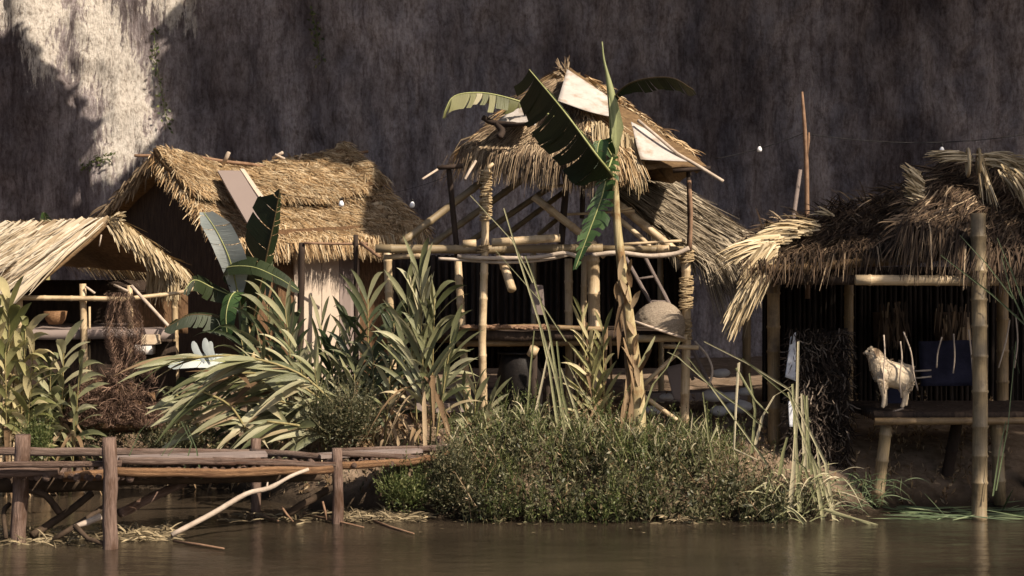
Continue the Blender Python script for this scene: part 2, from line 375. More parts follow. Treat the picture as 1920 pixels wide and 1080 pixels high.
# ------------------------------------------------------------------ ground and water
mb = MB(); xs = axis(-60, 60, -6.5, 6.5, .11, 3); ds = axis(-30, 26.4, 15.2, 21, .11, .9)
for d in ds:
    for x in xs: mb.v.append(V((x, d, gz(x, d)))); mb.uv.append((x, d))
nx = len(xs)
for j in range(len(ds) - 1):
    for i in range(nx - 1):
        a = j * nx + i; mb.f.append((a, a + 1, a + nx + 1, a + nx))
gm = rough_mat('bank_earth', (.11, .075, .048), (.34, .25, .18), 3.5, None, .95, .9, .06, False, (9, (.16, .11, .07)))
_n, _l = gm.node_tree.nodes, gm.node_tree.links; _b = _n['Principled BSDF']; _c = _b.inputs['Base Color'].links[0].from_socket
_x = node(_n, 'SeparateXYZ'); _l.new(node(_n, 'TexCoord').outputs['Object'], _x.inputs[0]); _m = node(_n, 'MapRange'); _m.inputs[1].default_value = .04; _m.inputs[2].default_value = .30; _l.new(_x.outputs['Z'], _m.inputs[0])
_l.new(mix(_n, _l, _m.outputs[0], (.035, .024, .015), _c), _b.inputs['Base Color'])      # wet mud at the waterline
tag(mb.build('ground', gm, org=(0, 0, 0)), kind='structure')
def water_mat():
    m, ns, ls, bs = mat('muddy_water'); tc = node(ns, 'TexCoord').outputs['Object']
    f = noise_tex(ns, ls, tc, 3.4, 6, .62, (.6, 1.4, 1)); f2 = noise_tex(ns, ls, tc, .8, 3, .5, (.5, 1, 1))
    r = ramp(ns, [(.35, (.024, .018, .013)), (.7, (.052, .039, .027))]); ls.new(f2, r.inputs[0]); ls.new(r.outputs[0], bs.inputs['Base Color'])
    bs.inputs['Roughness'].default_value = .045; bs.inputs['IOR'].default_value = 1.33; bs.inputs['Specular IOR Level'].default_value = .5
    bump(ns, ls, f, bs, .13, .12); return m
mb = MB(); mb.add([(-60, -30, 0), (60, -30, 0), (60, 24, 0), (-60, 24, 0)], [(0, 1, 2, 3)]); tag(mb.build('water', water_mat(), smooth=False, org=(0, 0, 0)), kind='structure')

# ------------------------------------------------------------------ thatch and plant makers
def strand(mb, p, d, L, w, n, droop=0.0, twist=.7):
    side = d.cross(n).normalized(); ang = R.uniform(-twist, twist); side = (side * math.cos(ang) + n * math.sin(ang)).normalized()
    mid = p + d * L * .5 + n * L * R.uniform(-.02, .06); end = p + d * L + n * L * R.uniform(-.06, .08) + V((0, 0, -droop * L))
    mb.ribbon([p, mid, end], [w * .8, w, w * .25], side)
def thatch(mb, A, B, Cc, D, n, L=.4, w=.008, jit=.22, lift=.03, vmin=0, vmax=1.0, droop=.15, skew=0.0, th=.02):
    nn = (B - A).cross(D - A).normalized()
    if nn.z < 0: nn = -nn
    for _ in range(n):
        u, v = R.random(), R.uniform(vmin, vmax)
        p = A.lerp(B, u).lerp(D.lerp(Cc, u), v); d = (D.lerp(Cc, u) - A.lerp(B, u)).normalized()
        d = (d + (B - A).normalized() * (skew + R.gauss(0, jit)) + nn * R.gauss(.02, .07)).normalized()
        l = L * R.uniform(.5, 1.3)
        strand(mb, p + nn * (R.uniform(0, lift) + th), d, l, w * R.uniform(.6, 1.5), nn, droop if v > .75 else 0.0)
def tuft(mb, p, d, n, L, w=.007, spread=.25, rad=.05, droop=.3):
    d = d.normalized()
    for _ in range(n):
        dd = (d + rv(spread)).normalized(); nn = dd.cross(rv()).normalized(); l = L * R.uniform(.45, 1.15)
        q = p + rv(rad)
        side = dd.cross(V((0, -1, .4))).normalized() if R.random() < .6 else nn
        mb.ribbon([q, q + dd * l * .5, q + dd * l * .8 - V((0, 0, droop * l * .2)), q + dd * l - V((0, 0, droop * l * .45))], [w, w * 1.1, w * .7, w * .2], side)
def blade(mb, p, d, L, w, droop, fold=.35, n=6, facing=None):
    """a strap leaf that leaves along d and arches down"""
    d = d.normalized(); side = d.cross(facing or V((R.uniform(-.6, .6), -R.uniform(.1, 1.1), R.uniform(.1, .9))))
    if side.length < .05: side = V((1, 0, 0))
    side.normalize(); side = (side + rv(.2)).normalized()
    pts = [p + d * L * (i / n) + V((0, 0, -1)) * droop * L * (i / n) ** 2 for i in range(n + 1)]
    ws = [w * x for x in ([.35, .75, 1, .98, .8, .45, .03] if n == 6 else [max(.03, math.sin(math.pi * (i / n * .85 + .12))) for i in range(n + 1)])]
    mb.ribbon(pts, ws, side, fold)
def ginger(lv, stm, base, tip, nl, L, w, spread=.75, droop=.45, start=.25, r=.012, bend=.0, bias=V((0, 0, 0))):
    """leafy cane: stalk from base to tip with two rows of strap leaves"""
    mid = base.lerp(tip, .5) + V((bend, 0, 0)); pts = arc([base, mid, tip], 5); stm.tube(pts, [lerp(r, r * .4, i / (len(pts) - 1)) for i in range(len(pts))], 6)
    k0 = R.uniform(-.5, .5)
    for i in range(nl):
        t = lerp(start, 1, i / max(1, nl - 1)); q = t * (len(pts) - 1); k = min(int(q), len(pts) - 2); p = pts[k].lerp(pts[k + 1], q - k); up = (pts[k + 1] - pts[k]).normalized()
        sgn = 1 if i % 2 else -1
        out = V((sgn * math.cos(k0), sgn * math.sin(k0) * .9 - .25, 0)) + rv(.25)
        d = up * lerp(.75, 1.5, t) + out * spread * lerp(1.1, .55, t) + bias
        blade(lv, p, d, L * R.uniform(.75, 1.15) * lerp(1, .8, t), w * R.uniform(.8, 1.15), droop * R.uniform(.5, 1.3), .3)
def leaf_cards(mb, pts_fn, n, l=(.03, .06), wr=.4, up=.35):
    for _ in range(n):
        p, nn = pts_fn()
        d = (nn * .7 + rv(.9) + V((0, 0, up))).normalized(); side = d.cross(rv()).normalized(); L = R.uniform(*l); w = L * wr * R.uniform(.7, 1.1)
        s2 = d.cross(side) * L * .15
        mb.add([p, p + d * L * .5 + side * w * .5 + s2, p + d * L, p + d * L * .5 - side * w * .5 + s2], [(0, 1, 2), (0, 2, 3)])
def sprigs(mb, root_fn, n, L=(.14, .34), leaf=(.025, .06), nl=14, wr=.36):
    for _ in range(n):
        p, d = root_fn(); d = (d + rv(.35)).normalized(); l = R.uniform(*L); bend = rv(.25); q = p
        mb.ribbon([p, p + d * l * .5, p + (d + bend * .4).normalized() * l], [.003, .0025, .001], d.cross(rv()).normalized())
        for i in range(nl):
            t = R.uniform(.1, 1); c = p + (d + bend * .4 * t).normalized() * l * t; a = (d * .55 + rv(.9)).normalized(); s = a.cross(rv()).normalized(); ll = R.uniform(*leaf) * (1.15 - .5 * t); w = ll * wr
            mb.add([c, c + a * ll * .5 + s * w * .5, c + a * ll, c + a * ll * .5 - s * w * .5], [(0, 1, 2), (0, 2, 3)])
def banana_leaf(name, parent, rib, sides, m, mrib, r=.014, tear=.08, nseg=26, gap=.10, wob=.05, label=None, sep=1.0):
    """sides: list of (direction vector, width profile) for the blade halves hanging off the midrib"""
    pts = arc(rib, max(3, nseg // (len(rib) - 1))); n = len(pts); mb = MB()
    for dv, wmax, prof in sides:
        dv = V(dv).normalized(); i = 0
        while i < n - 1:
            k = min(n - 1, i + R.choice([1, 1, 2, 3]) if R.random() < tear * 10 else i + 4)
            sag = rv(wob) ; cut = R.uniform(1 - gap, 1)
            row = []; vs = []; cols = 4
            for a in range(i, k + 1):
                t = (pts[min(a + 1, n - 1)] - pts[max(a - 1, 0)]).normalized()
                w = wmax * max(.04, pl(a / (n - 1), prof)) * cut
                for c in range(cols + 1):
                    s = c / cols; q = pts[a] + (dv + sag * s + t * .35 * s).normalized() * w * s + V((0, 0, -.10 * w * s * s))
                    if a == k and k < n - 1 and c > 0: q = q - t * (.006 + .02 * gap * s) * sep
                    vs.append(q)
            uv = [(c / cols * .3, (a) * .09) for a in range(i, k + 1) for c in range(cols + 1)]
            fs = [(a * (cols + 1) + c, a * (cols + 1) + c + 1, (a + 1) * (cols + 1) + c + 1, (a + 1) * (cols + 1) + c) for a in range(k - i) for c in range(cols)]
            mb.add(vs, fs, uv); i = k
    o = mb.build(name, m, parent)
    rb = MB(); rb.tube(pts, [lerp(r, r * .35, i / (n - 1)) for i in range(n)], 6); rb.build('midrib', mrib, o)
    if label: o['label'] = label
    return o
def sheet(mb, A, B, Cc, D, nu=10, nv=8, amp=.03, sag=.0, th=.004):
    mb.slab(A, B, Cc, D, th, nu, nv, amp)
def one(mbf, name, m, label, cat, group=None, kind=None, smooth=True):
    return tag(mbf.build(name, M[m], smooth=smooth), label, cat, group, kind)
def gnarl(pts, r, k=.10):
    rs = list(r) if isinstance(r, (list, tuple)) else [r] * len(pts); P_, R_ = [], []
    for i in range(len(pts) - 1):
        m = max(2, int((pts[i + 1] - pts[i]).length / .12))
        for j in range(m):
            t = j / m; q = pts[i].lerp(pts[i + 1], t); rr = lerp(rs[i], rs[i + 1], t); w = noise.noise(q * 5) * k
            P_.append(q + V((noise.noise(q * 3.1), noise.noise(q * 3.3 + V((5, 0, 0))), noise.noise(q * 3.7 + V((0, 7, 0))))) * rr * k * 3); R_.append(rr * (1 + 1.6 * w + R.uniform(-.05, .05)))
    return P_ + [pts[-1]], R_ + [rs[-1]]
def poles(parent, lst, name='post', m='bamboo', n=10, bamboo=True):
    for pts, r in lst:
        if not bamboo: pts, r = gnarl(pts, r)
        elif parent.name.startswith('bamboo_house'): r = [q * .86 for q in r] if isinstance(r, list) else r * .86
        b = MB(); b.tube(pts, r, n, bamboo); b.build(name, M[m], parent)
def gp(px, d, dz=0): x = gx(px, d); return V((x, d, gz(x, d) + dz))
# ------------------------------------------------------------------ central bamboo house
tw = thing('bamboo_house', 'tall open bamboo house on stilts with a peaked thatch roof and bare rafters', 'house', (P(1060, 806, 18.3).x, 18.3, .65))
b = MB()   # thatch roof core and straw
apx = P(1063, 128, 18.6); eL, eR = P(868, 282, 18.1), P(1325, 312, 17.45)
bL, bR = V((eL.x + .1, 19.9, eL.z)), V((eR.x - .1, 20.0, eR.z)); ap2 = apx + V((.1, .25, -.02))
eM = P(1120, 318, 16.95)
for A, B_, C_, D_ in ((apx, apx + V((.02, 0, 0)), eM, eL), (ap2, apx, eL, bL), (apx, ap2, bR, eR), (ap2, ap2 + V((.05, 0, 0)), bL, bR)):
    b.slab(A, B_, C_, D_, .05, 10, 8, .03)
fR = eM.lerp(eR, .15)
b.slab(apx, apx + V((.02, 0, 0)), eR, fR, .02, 8, 8, .02)
rf = b.warp(.05, 1.6).build('thatch_roof', M['thatch_core'], tw)
b = MB()
apl = apx + V((-.05, 0, -.02)); apr = apx + V((.08, 0, -.03))
thatch(b, apl, apr, eM, eL, 6000, .19, .0042, .28, .035, .12, .92, .3)
thatch(b, apl, apr, eM, eL, 700, .2, .005, .3, .05, .9, .97, .9)  # browner straw on this face paints in its shade
b.warp(.05, 1.6).build('straw', M['straw_brown'], rf); b = MB(); thatch(b, apr, apr + V((.02, 0, 0)), eM + (eR - eM) * .42, eM, 2200, .28, .005, .2, .05, .2, .92, .4)
thatch(b, ap2, apx, eL, bL, 700, .36, .007, .2, .05, .05, 1, .4)
thatch(b, apx, ap2, bR, eR, 900, .2, .005, .25, .05, .1, .85, .3)
for k in range(9):
    t = .15 + k * .09; tuft(b, apx.lerp(eR, t) + V((0, .12, .03)), V((.7, -.1, -.25)), 16, .16, .005, .35, .04)
b.build('straw', M['straw'], rf)
b = MB()
for k in range(16): tuft(b, P(1118 + 5.2 * k, 235 + 2.4 * k, 17.35), V((.05, -.12, -1)), 40, .42, .006, .14, .05, .2)
b.build('straw_fringe', M['straw_pale'], rf)
b = MB()
for k in range(22): tuft(b, eL.lerp(eM, .12 + .035 * k) + V((0, -.02, -.03 - .02 * math.sin(k * .15))), V((.03, -.08, -1)), 14, .18, .006, .25, .05)
b.build('straw_fringe', M['straw_brown'], rf)
poles(tw, [([P(908, 803, 17.5), P(904, 640, 17.5), P(909, 470, 17.5), P(912, 318, 17.5)], .046),
           ([P(880, 800, 17.95), P(868, 640, 17.9), P(858, 484, 17.9)], .047),
           ([P(1283, 800, 17.55), P(1287, 640, 17.55), P(1286, 474, 17.55)], .052),
           ([P(1068, 800, 18.4), P(1066, 485, 18.4)], .05), ([P(1118, 800, 18.2), P(1112, 478, 18.1)], .075),
           ([P(1092, 700, 18.8), P(1096, 480, 18.8)], .04), ([P(740, 780, 18.1), P(726, 470, 17.9)], .05),
           ([P(1003, 800, 19.6), P(1000, 470, 19.6)], .04), ([P(1240, 780, 19.5), P(1238, 470, 19.5)], .04)], 'post', 'bamboo')
poles(tw, [([P(912, 318, 17.5), P(925, 306, 17.5)], [.03, .018])], 'post_fork', 'bamboo')
poles(tw, [([P(858, 484, 17.75), P(850, 400, 17.75), P(841, 312, 17.7)], [.030, .030, .026]), ([P(1051, 480, 17.8), P(1057, 400, 17.8), P(1064, 318, 17.8)], .034),
           ([P(1092, 410, 17.9), P(1094, 318, 17.9)], .025), ([P(1292, 472, 17.5), P(1293, 400, 17.5), P(1290, 318, 17.5)], [.024, .022, .02])], 'upper_post', 'pole_dark', 8, False)
poles(tw, [([P(820, 315, 17.65), P(868, 311, 17.65)], .026), ([P(1262, 321, 17.3), P(1332, 315, 17.3)], .022)], 'crossbar', 'pole_dark', 8, False)
poles(tw, [([P(1293, 470, 17.44), P(1296, 400, 17.44), P(1292, 338, 17.44)], .021)], 'upper_post', 'branch_brown', 8, False)
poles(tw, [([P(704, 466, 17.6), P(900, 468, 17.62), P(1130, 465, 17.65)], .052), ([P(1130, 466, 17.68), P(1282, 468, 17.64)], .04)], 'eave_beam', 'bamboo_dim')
poles(tw, [([P(922, 455, 17.4), P(1050, 446, 17.42)], .05), ([P(868, 457, 17.3), P(893, 456, 17.3)], .045), ([P(722, 482, 17.7), P(794, 480, 17.55)], .03), ([P(1165, 458, 17.5), P(1285, 451, 17.5)], .017)], 'short_beam', 'bamboo')
poles(tw, [(arc([P(822, 485, 17.5), P(880, 488, 17.5), P(930, 492, 17.46), P(1000, 490, 17.46), P(1075, 476, 17.5)]), .016), (arc([P(858, 480, 17.5), P(905, 484, 17.44), P(1000, 483, 17.42), P(1055, 474, 17.4), P(1085, 482, 17.4)]), .022),
           (arc([P(1110, 478, 17.45), P(1160, 474, 17.42), P(1220, 480, 17.4), P(1265, 476, 17.4), P(1292, 465, 17.4)]), .024)], 'tie_branch', 'branch', 7, False)
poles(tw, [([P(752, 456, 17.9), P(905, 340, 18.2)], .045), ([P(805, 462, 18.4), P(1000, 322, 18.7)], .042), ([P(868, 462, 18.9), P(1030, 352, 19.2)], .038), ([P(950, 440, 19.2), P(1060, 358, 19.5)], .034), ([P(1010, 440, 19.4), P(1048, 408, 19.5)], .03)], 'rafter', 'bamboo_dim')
poles(tw, [([P(1000, 368, 17.7), P(1085, 435, 17.75), P(1135, 480, 17.8)], .046), ([P(1148, 374, 18.0), P(1288, 488, 17.8)], .05), ([P(1148, 400, 17.9), P(1200, 444, 17.8), P(1222, 466, 17.75)], .03)], 'rafter', 'bamboo')
poles(tw, [([P(1198, 468, 17.75), P(1255, 466, 17.6)], .045), ([P(936, 470, 17.75), P(960, 543, 17.35)], .052)], 'bamboo_offcut', 'bamboo')
poles(tw, [([P(1012, 352, 18), P(1062, 347, 17.9)], .02), ([P(1030, 404, 17.9), P(1190, 395, 17.8)], .016), ([P(1096, 350, 18), P(1140, 335, 18)], .03), ([P(1148, 395, 17.7), P(1185, 390, 17.8)], .014)], 'lath', 'bamboo', 7)
poles(tw, [([P(1196, 226, 17.4), P(1270, 288, 17.2), P(1356, 340, 17.0)], .017), ([P(792, 336, 17.1), P(820, 318, 17.3)], .012), ([P(872, 336, 17.0), P(892, 302, 17.2)], .014)], 'roof_stick', 'branch', 7, False)
poles(tw, [([P(1272, 660, 17.5), P(1200, 728, 17.4)], .026), ([P(1192, 732, 17.3), P(1272, 790, 17.1)], .028), ([P(1244, 649, 17.35), P(1310, 652, 17.3)], .026)], 'brace', 'bamboo', 8)
poles(tw, [([P(1186, 607, 17.5), P(1268, 606, 17.5)], .030), ([P(1186, 635, 17.4), P(1288, 634, 17.4)], .044)], 'side_rail', 'bamboo')
poles(tw, [([P(856, 616, 17.6), P(1000, 612, 17.6), P(1140, 618, 17.6)], .03), ([P(856, 643, 17.7), P(1180, 641, 17.7)], .045), ([P(1140, 638, 19.4), P(740, 636, 19.4)], .045)], 'floor_beam', 'bamboo_old')
b = MB(); fz = P(900, 620, 17.6).z
b.slab(V((P(745, 0, 18).x, 19.6, fz)), V((P(1290, 0, 18).x, 19.6, fz)), V((P(1285, 0, 17.5).x, 17.62, fz - .01)), V((P(862, 0, 17.6).x, 17.62, fz)), .10, 14, 10, .02)
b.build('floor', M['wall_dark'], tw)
b = MB()
for k in range(90):
    q = P(862 + 1.8 * k, 613 + R.uniform(-2, 2), 17.58); b.tube([q, q + V((R.uniform(.05, .1), -.02, R.uniform(-.015, .015)))], R.uniform(.006, .014), 5)
b.build('floor_matting', M['branch_brown'], tw)
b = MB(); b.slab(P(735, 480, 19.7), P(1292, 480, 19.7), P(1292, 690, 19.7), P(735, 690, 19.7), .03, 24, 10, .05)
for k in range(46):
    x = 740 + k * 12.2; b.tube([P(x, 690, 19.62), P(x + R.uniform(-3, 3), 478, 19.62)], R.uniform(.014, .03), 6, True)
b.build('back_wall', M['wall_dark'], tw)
for (px, d, y0, y1) in ((911, 17.5, 350, 415), (911, 17.5, 322, 345), (1286, 17.5, 545, 580), (1287, 17.5, 520, 545), (1284, 17.53, 600, 640), (906, 17.5, 462, 474), (1288, 17.5, 468, 490)):
    y = y0; b = MB()
    while y < y1:
        q = P(px + R.uniform(-1, 1), y, d); r = .058 if px < 1000 else .066; ring = [q + V((r * math.cos(a), r * math.sin(a), .012 * math.sin(a * 1 + k))) for k in (R.random() * 6,) for a in [i * math.pi / 5 for i in range(11)]]
        b.tube(ring, .008, 5, False, False); y += R.uniform(2, 5)
    b.build('lashing', M['rope'], tw)
# right-hand grey lean-to slope of the same house
A, B_, C_, D_ = P(1125, 345, 18.5), P(1215, 318, 21.0), P(1395, 445, 21.0), P(1296, 490, 18.3)
b = MB(); b.slab(A, B_, C_, D_, .04, 10, 8, .03); lt = b.build('side_roof', M['thatch_core'], tw)
b = MB(); thatch(b, A, B_, C_, D_, 2600, .5, .008, .18, .06, 0, 1, .35); thatch(b, A, B_, C_, D_, 700, .42, .007, .3, .05, .9, 1.0, 1.0)
for k in range(10): tuft(b, P(1215 + 9 * k, 425 + 7 * k, 18.35), V((.15, -.1, -1)), 12, .18, .006, .15, .03, .1)
b.build('straw', M['straw_grey'], lt)
# white sheeting pieces on that roof (separate pieces)
o = MB(); sheet(o, P(1064, 128, 18.3), P(1148, 184, 17.95), P(1158, 224, 17.45), P(1046, 188, 17.65), 14, 12, .03)
one(o, 'roof_sheet', 'cloth', 'large white triangular sheet covering the peak of the tall bamboo house', 'sheet', 'white sheets on the bamboo house roof')
o = MB(); sheet(o, P(1182, 230, 17.5), P(1208, 242, 17.5), P(1292, 304, 17.15), P(1202, 297, 17.05), 10, 8, .02)
one(o, 'roof_sheet', 'cloth', 'small white sheet on the lower corner of the bamboo house roof above the crossbar', 'sheet', 'white sheets on the bamboo house roof')
o = MB(); sheet(o, P(978, 193, 18.1), P(1012, 193, 17.9), P(1004, 234, 17.5), P(928, 230, 17.8), 10, 8, .03)
one(o, 'roof_sheet', 'cloth', 'grey white sheet beside the dark banana leaf on the bamboo house roof', 'sheet', 'white sheets on the bamboo house roof')
o = MB(); o.tube(arc([P(905, 220, 17.75), P(925, 230, 17.72), P(960, 233, 17.6), P(1000, 232, 17.45)]), [.03] * 9 + [.02] * 4, 7); o.tube(arc([P(932, 232, 17.7), P(942, 246, 17.62), P(936, 258, 17.58)]), .035, 6)
one(o, 'curled_palm_stem', 'pole_dark', 'dark curled palm stem caught on the thatch under the grey white sheet', 'stem')
o = MB(); tuft(o, P(1062, 130, 18.5), V((0, 0, 1)), 14, .13, .006, .25, .03, 0); tuft(o, P(1056, 138, 18.5), V((-.5, 0, .5)), 24, .14, .006, .6, .05)
one(o, 'straw_tuft', 'straw_brown', 'ragged brown straw tuft sticking up at the peak of the bamboo house', 'straw tuft')
# things in and under the house
ld = thing('ladder', 'grey wooden ladder leaning inside the tall bamboo house', 'ladder', P(1330, 735, 17.9))
poles(ld, [([P(1166, 470, 18.3), P(1300, 712, 17.9)], .019), ([P(1196, 455, 18.3), P(1336, 730, 17.9)], .021)], 'rail', 'plank', 6, False)
for y in (524, 566, 610, 655, 700):
    t = (y - 470) / 242; a = P(1166, 470, 18.3).lerp(P(1300, 712, 17.9), t); q = P(1196, 455, 18.3).lerp(P(1336, 730, 17.9), t + .01)
    poles(ld, [([a - (q - a) * .1, q + (q - a) * .1], .014)], 'rung', 'plank', 6, False)
bk = thing('wicker_basket', 'pale domed wicker basket upside down on the side rails of the bamboo house', 'basket', P(1235, 608, 17.45))
b = MB(); c = P(1235, 618, 17.4); n1, n2 = 48, 22; vs, fs = [], []
ax, ay, az = V((.25, .02, -.085)), V((0, .24, 0)), V((.09, -.03, .27))
for j in range(n2 + 1):
    for i in range(n1):
        a = 2 * math.pi * i / n1; e = j / n2 * math.pi / 2; k = 1 + .022 * (1 if (i // 2 + j // 2) % 2 else -1) + .05 * noise.noise(V((math.cos(a) * 1.5, math.sin(a) * 1.5, e * 1.5)))
        vs.append(c + (ax * math.cos(a) + ay * math.sin(a)) * math.cos(e) * k + az * math.sin(e))
for j in range(n2):
    for i in range(n1): fs.append((j * n1 + i, j * n1 + (i + 1) % n1, (j + 1) * n1 + (i + 1) % n1, (j + 1) * n1 + i))
b.add(vs, fs); b.build('weave', M['wicker'], bk)
b = MB(); b.tube([c + ax * 1.03 * math.cos(i * .2618) + ay * 1.03 * math.sin(i * .2618) for i in range(25)], .014, 6, False, False); b.build('rim', M['plank_pale'], bk)
o = MB(); o.tube(arc([P(1302, 640, 17.4), P(1325, 665, 17.35), P(1336, 695, 17.3), P(1328, 726, 17.3)]), .012, 6); one(o, 'cane_hoop', 'branch', 'thin bent cane hoop beside the corner post of the bamboo house', 'cane')
o = MB(); o.slab(P(1248, 690, 17.9), P(1285, 680, 17.9), P(1288, 762, 17.8), P(1262, 745, 17.8), .01, 8, 8, .06); one(o, 'hanging_sheet', 'plank', 'grey sheet hanging low behind the corner post of the bamboo house', 'sheet')
o = MB(); o.box(P(1008, 562, 17.75), V((.066, 0, -.004)), V((0, .012, 0)), V((-.01, 0, .15))); one(o, 'board', 'plank', 'short mauve grey board standing on the floor inside the bamboo house', 'board', None, None, False)
dr = thing('sooty_drum', 'black sooty drum standing in the shade under the bamboo house', 'drum', gp(975, 17.95))
b = MB(); q = gp(975, 17.95); rr = [.20, .235, .22, .235, .22, .235, .21, .19]; b.tube([q + V((0, 0, i * .11 - .04)) for i in range(8)], rr, 20); b.build('body', M['black'], dr)
b = MB(); b.tube([q + V((.22 * math.cos(i * .2618), .22 * math.sin(i * .2618), .74)) for i in range(25)], .014, 6, False, False); b.build('rim', M['black'], dr)
for k, (px, d, y0, lab) in enumerate(((1000, 17.5, 655, 'black stake with a pale cut bamboo cap in front of the sooty drum'), (1028, 17.6, 690, 'short black stake beside the foot of the long green reeds'))):
    g = thing('stake', lab, 'stake', gp(px, d)); q = gp(px, d, -.1); b = MB(); b.tube([q, P(px + 1, y0 + 8, d)], .035, 8); b.build('shaft', M['pole_dark'], g)
    if k == 0: b = MB(); b.tube([P(px - 4, y0 + 12, d - .03), P(px + 3, y0 - 4, d - .06)], [.05, .048], 10); b.build('cap', M['bamboo'], g)
for k, (x0, x1, y, d, lab) in enumerate(((755, 935, 737, 18.6, 'long grey plank step on the bank behind the tall strap leaved plant'), (1210, 1400, 742, 18.7, 'grey plank half sunk in the rubble under the ladder'), (780, 930, 762, 18.2, 'brown plank lying lowest on the bank between the house stilts'))):
    o = MB(); a, c = P(x0, y, d), P(x1, y, d); o.box((a + c) / 2, (c - a) / 2 + V((0, .1, 0)), V((0, .16, 0)), V((0, 0, .045))); one(o, 'bank_plank', 'plank', lab, 'plank', 'planks on the bank', None, False)
o = MB(); o.box(P(852, 718, 18.6), V((.11, .02, 0)), V((0, .1, 0)), V((0, 0, .06))); o.box(P(852, 727, 18.47), V((.12, .02, 0)), V((0, .02, 0)), V((0, 0, .012))); one(o, 'crate', 'crate', 'small pale crate resting on the grey plank step', 'crate', None, None, False)
STN = [(1338, 742, .10), (1352, 700, .07), (1366, 745, .085), (1385, 762, .11), (1348, 770, .08), (1398, 735, .06), (1250, 745, .06), (1222, 770, .07)]
LST = ['round pale stone against the foot of the ladder', 'small pale stone highest on the rubble by the ladder', 'flat pale stone between two larger stones by the ladder', 'largest pale stone at the edge of the rubble heap', 'pale stone lowest on the rubble heap', 'small pale stone farthest from the ladder near the olive post', 'pale stone under the braces of the bamboo house', 'brown grey stone beside the banana trunk foot']
for (px, py, r), lab in zip(STN, LST):
    o = MB(); d = 18.1; q = V((gx(px, d), d, 0)); q.z = max(gz(q.x, d) + r * .3, P(px, py, d).z)
    nn = 10; vs = [q + V((math.cos(i * 2 * math.pi / nn) * math.sin(j * math.pi / 6) * r * 1.4, math.sin(i * 2 * math.pi / nn) * math.sin(j * math.pi / 6) * r, math.cos(j * math.pi / 6) * r * .7)) * 1 for j in range(7) for i in range(nn)]
    vs = [p + (p - q) * (.3 * noise.noise(p * 7)) for p in vs]
    o.add(vs, [(j * nn + i, j * nn + (i + 1) % nn, (j + 1) * nn + (i + 1) % nn, (j + 1) * nn + i) for j in range(6) for i in range(nn)]); one(o, 'stone', 'stone', lab, 'stone', 'pale stones in the rubble')

# ------------------------------------------------------------------ gabled hut behind
hut = thing('thatched_hut', 'gabled hut with a golden thatch roof and pale board wall below the cliff', 'hut', (gx(600, 22), 22.3, .7))
RL, RR, EL, ER = P(290, 296, 23.0), P(648, 292, 24.4), P(425, 455, 21.3), P(792, 440, 22.7)
BL = RL * 2 - EL; BL.z = EL.z - .05; BL = RL + (RL - EL) * .9; BL.z = P(0, 415, 24).z; BR = BL + (RR - RL)
hdir = (RR - RL); hl = hdir.length; hdir = hdir.normalized()
def hsag(p):
    t = (p - RL).dot(hdir) / hl; return -.20 * max(0, 1 - (2.1 * (t - .52)) ** 2) * max(0, min(1, (p.z - 2.2) / 1.4)) + (.05 if t > .93 else 0)
b = MB(); b.slab(RL, RR, ER, EL, .10, 16, 10, .05); b.slab(BL, BR, RR, RL, .10, 16, 10, .04)
U0, U1 = RL.lerp(EL, .52), RR.lerp(ER, .52); up = V((0, -.07, .12)); b.slab(RL + up, RR + up, U1 + up, U0 + up, .07, 16, 6, .05)
rf = b.warp(.06, 1.2, hsag).build('thatch_roof', M['thatch_core'], hut)
b = MB(); thatch(b, RL + up, RR + up, U1 + up, U0 + up, 12000, .17, .004, .5, .03, 0, 1, .25, .5); thatch(b, RL, RR, ER, EL, 9500, .17, .004, .5, .03, .5, 1, .3, .45)
thatch(b, RL, RR, ER, EL, 1400, .2, .005, .35, .05, .96, 1, .9); thatch(b, RL, RR, RR.lerp(BR, .3), RL.lerp(BL, .3), 500, .3, .008, .6, .06, 0, .3, .2)
for k in range(24): tuft(b, RL.lerp(EL, k / 23) + V((.02, -.02, .02)), (EL - RL).normalized() * .8 + V((-.5, -.25, -.6)), 26, .2, .006, .4, .06)
for k in range(14): tuft(b, RR.lerp(ER, k / 13), (ER - RR).normalized() + V((.4, 0, -.1)), 16, .2, .008, .35, .06)
for k in range(26): tuft(b, RL.lerp(RR, k / 25 + R.uniform(-.02, .02)) + V((0, 0, .04)), V((R.uniform(-.6, .6), -.3, .35)), R.randint(4, 16), R.uniform(.1, .22), .006, .5, .06)
b.warp(.06, 1.2, hsag).build('straw', M['straw'], rf)
b = MB()
for k in range(20): tuft(b, RL.lerp(BL, k / 19) + V((-.03, -.05, -.03)), (BL - RL).normalized() + V((-.2, -.4, -.5)), 18, .25, .009, .4, .06)
b.build('straw_edge', M['straw_brown'], rf)
poles(hut, [(arc([P(252, 292, 22.9), P(340, 292, 23.1), P(420, 302, 23.3), P(500, 312, 23.6)]), .022), (arc([P(520, 310, 23.8), P(600, 300, 24.1), P(690, 284, 24.3)]), .022), ([P(640, 324, 24.2), P(706, 318, 24.3)], .014)], 'ridge_pole', 'branch_brown', 7, False)
poles(hut, [([P(418, 308, 23.1), P(429, 286, 23.0)], .026), ([P(512, 296, 23.7), P(530, 286, 23.6)], .022), ([P(560, 300, 23.8), P(566, 288, 23.8)], .014), ([P(318, 296, 22.9), P(325, 286, 22.9)], .018), ([P(516, 290, 23.6), P(534, 298, 23.6)], .018)], 'ridge_peg', 'branch', 7, False)
inx = (RR - RL).normalized(); gl = RL + inx * .25 - V((0, 0, .12)); e1 = EL + inx * .25 + V((0, .25, .1)); e2 = BL + inx * .25 + V((0, -.2, .05))
b = MB(); f1, f2 = V((e1.x, e1.y, .6)), V((e2.x, e2.y, .6)); th = inx * .03
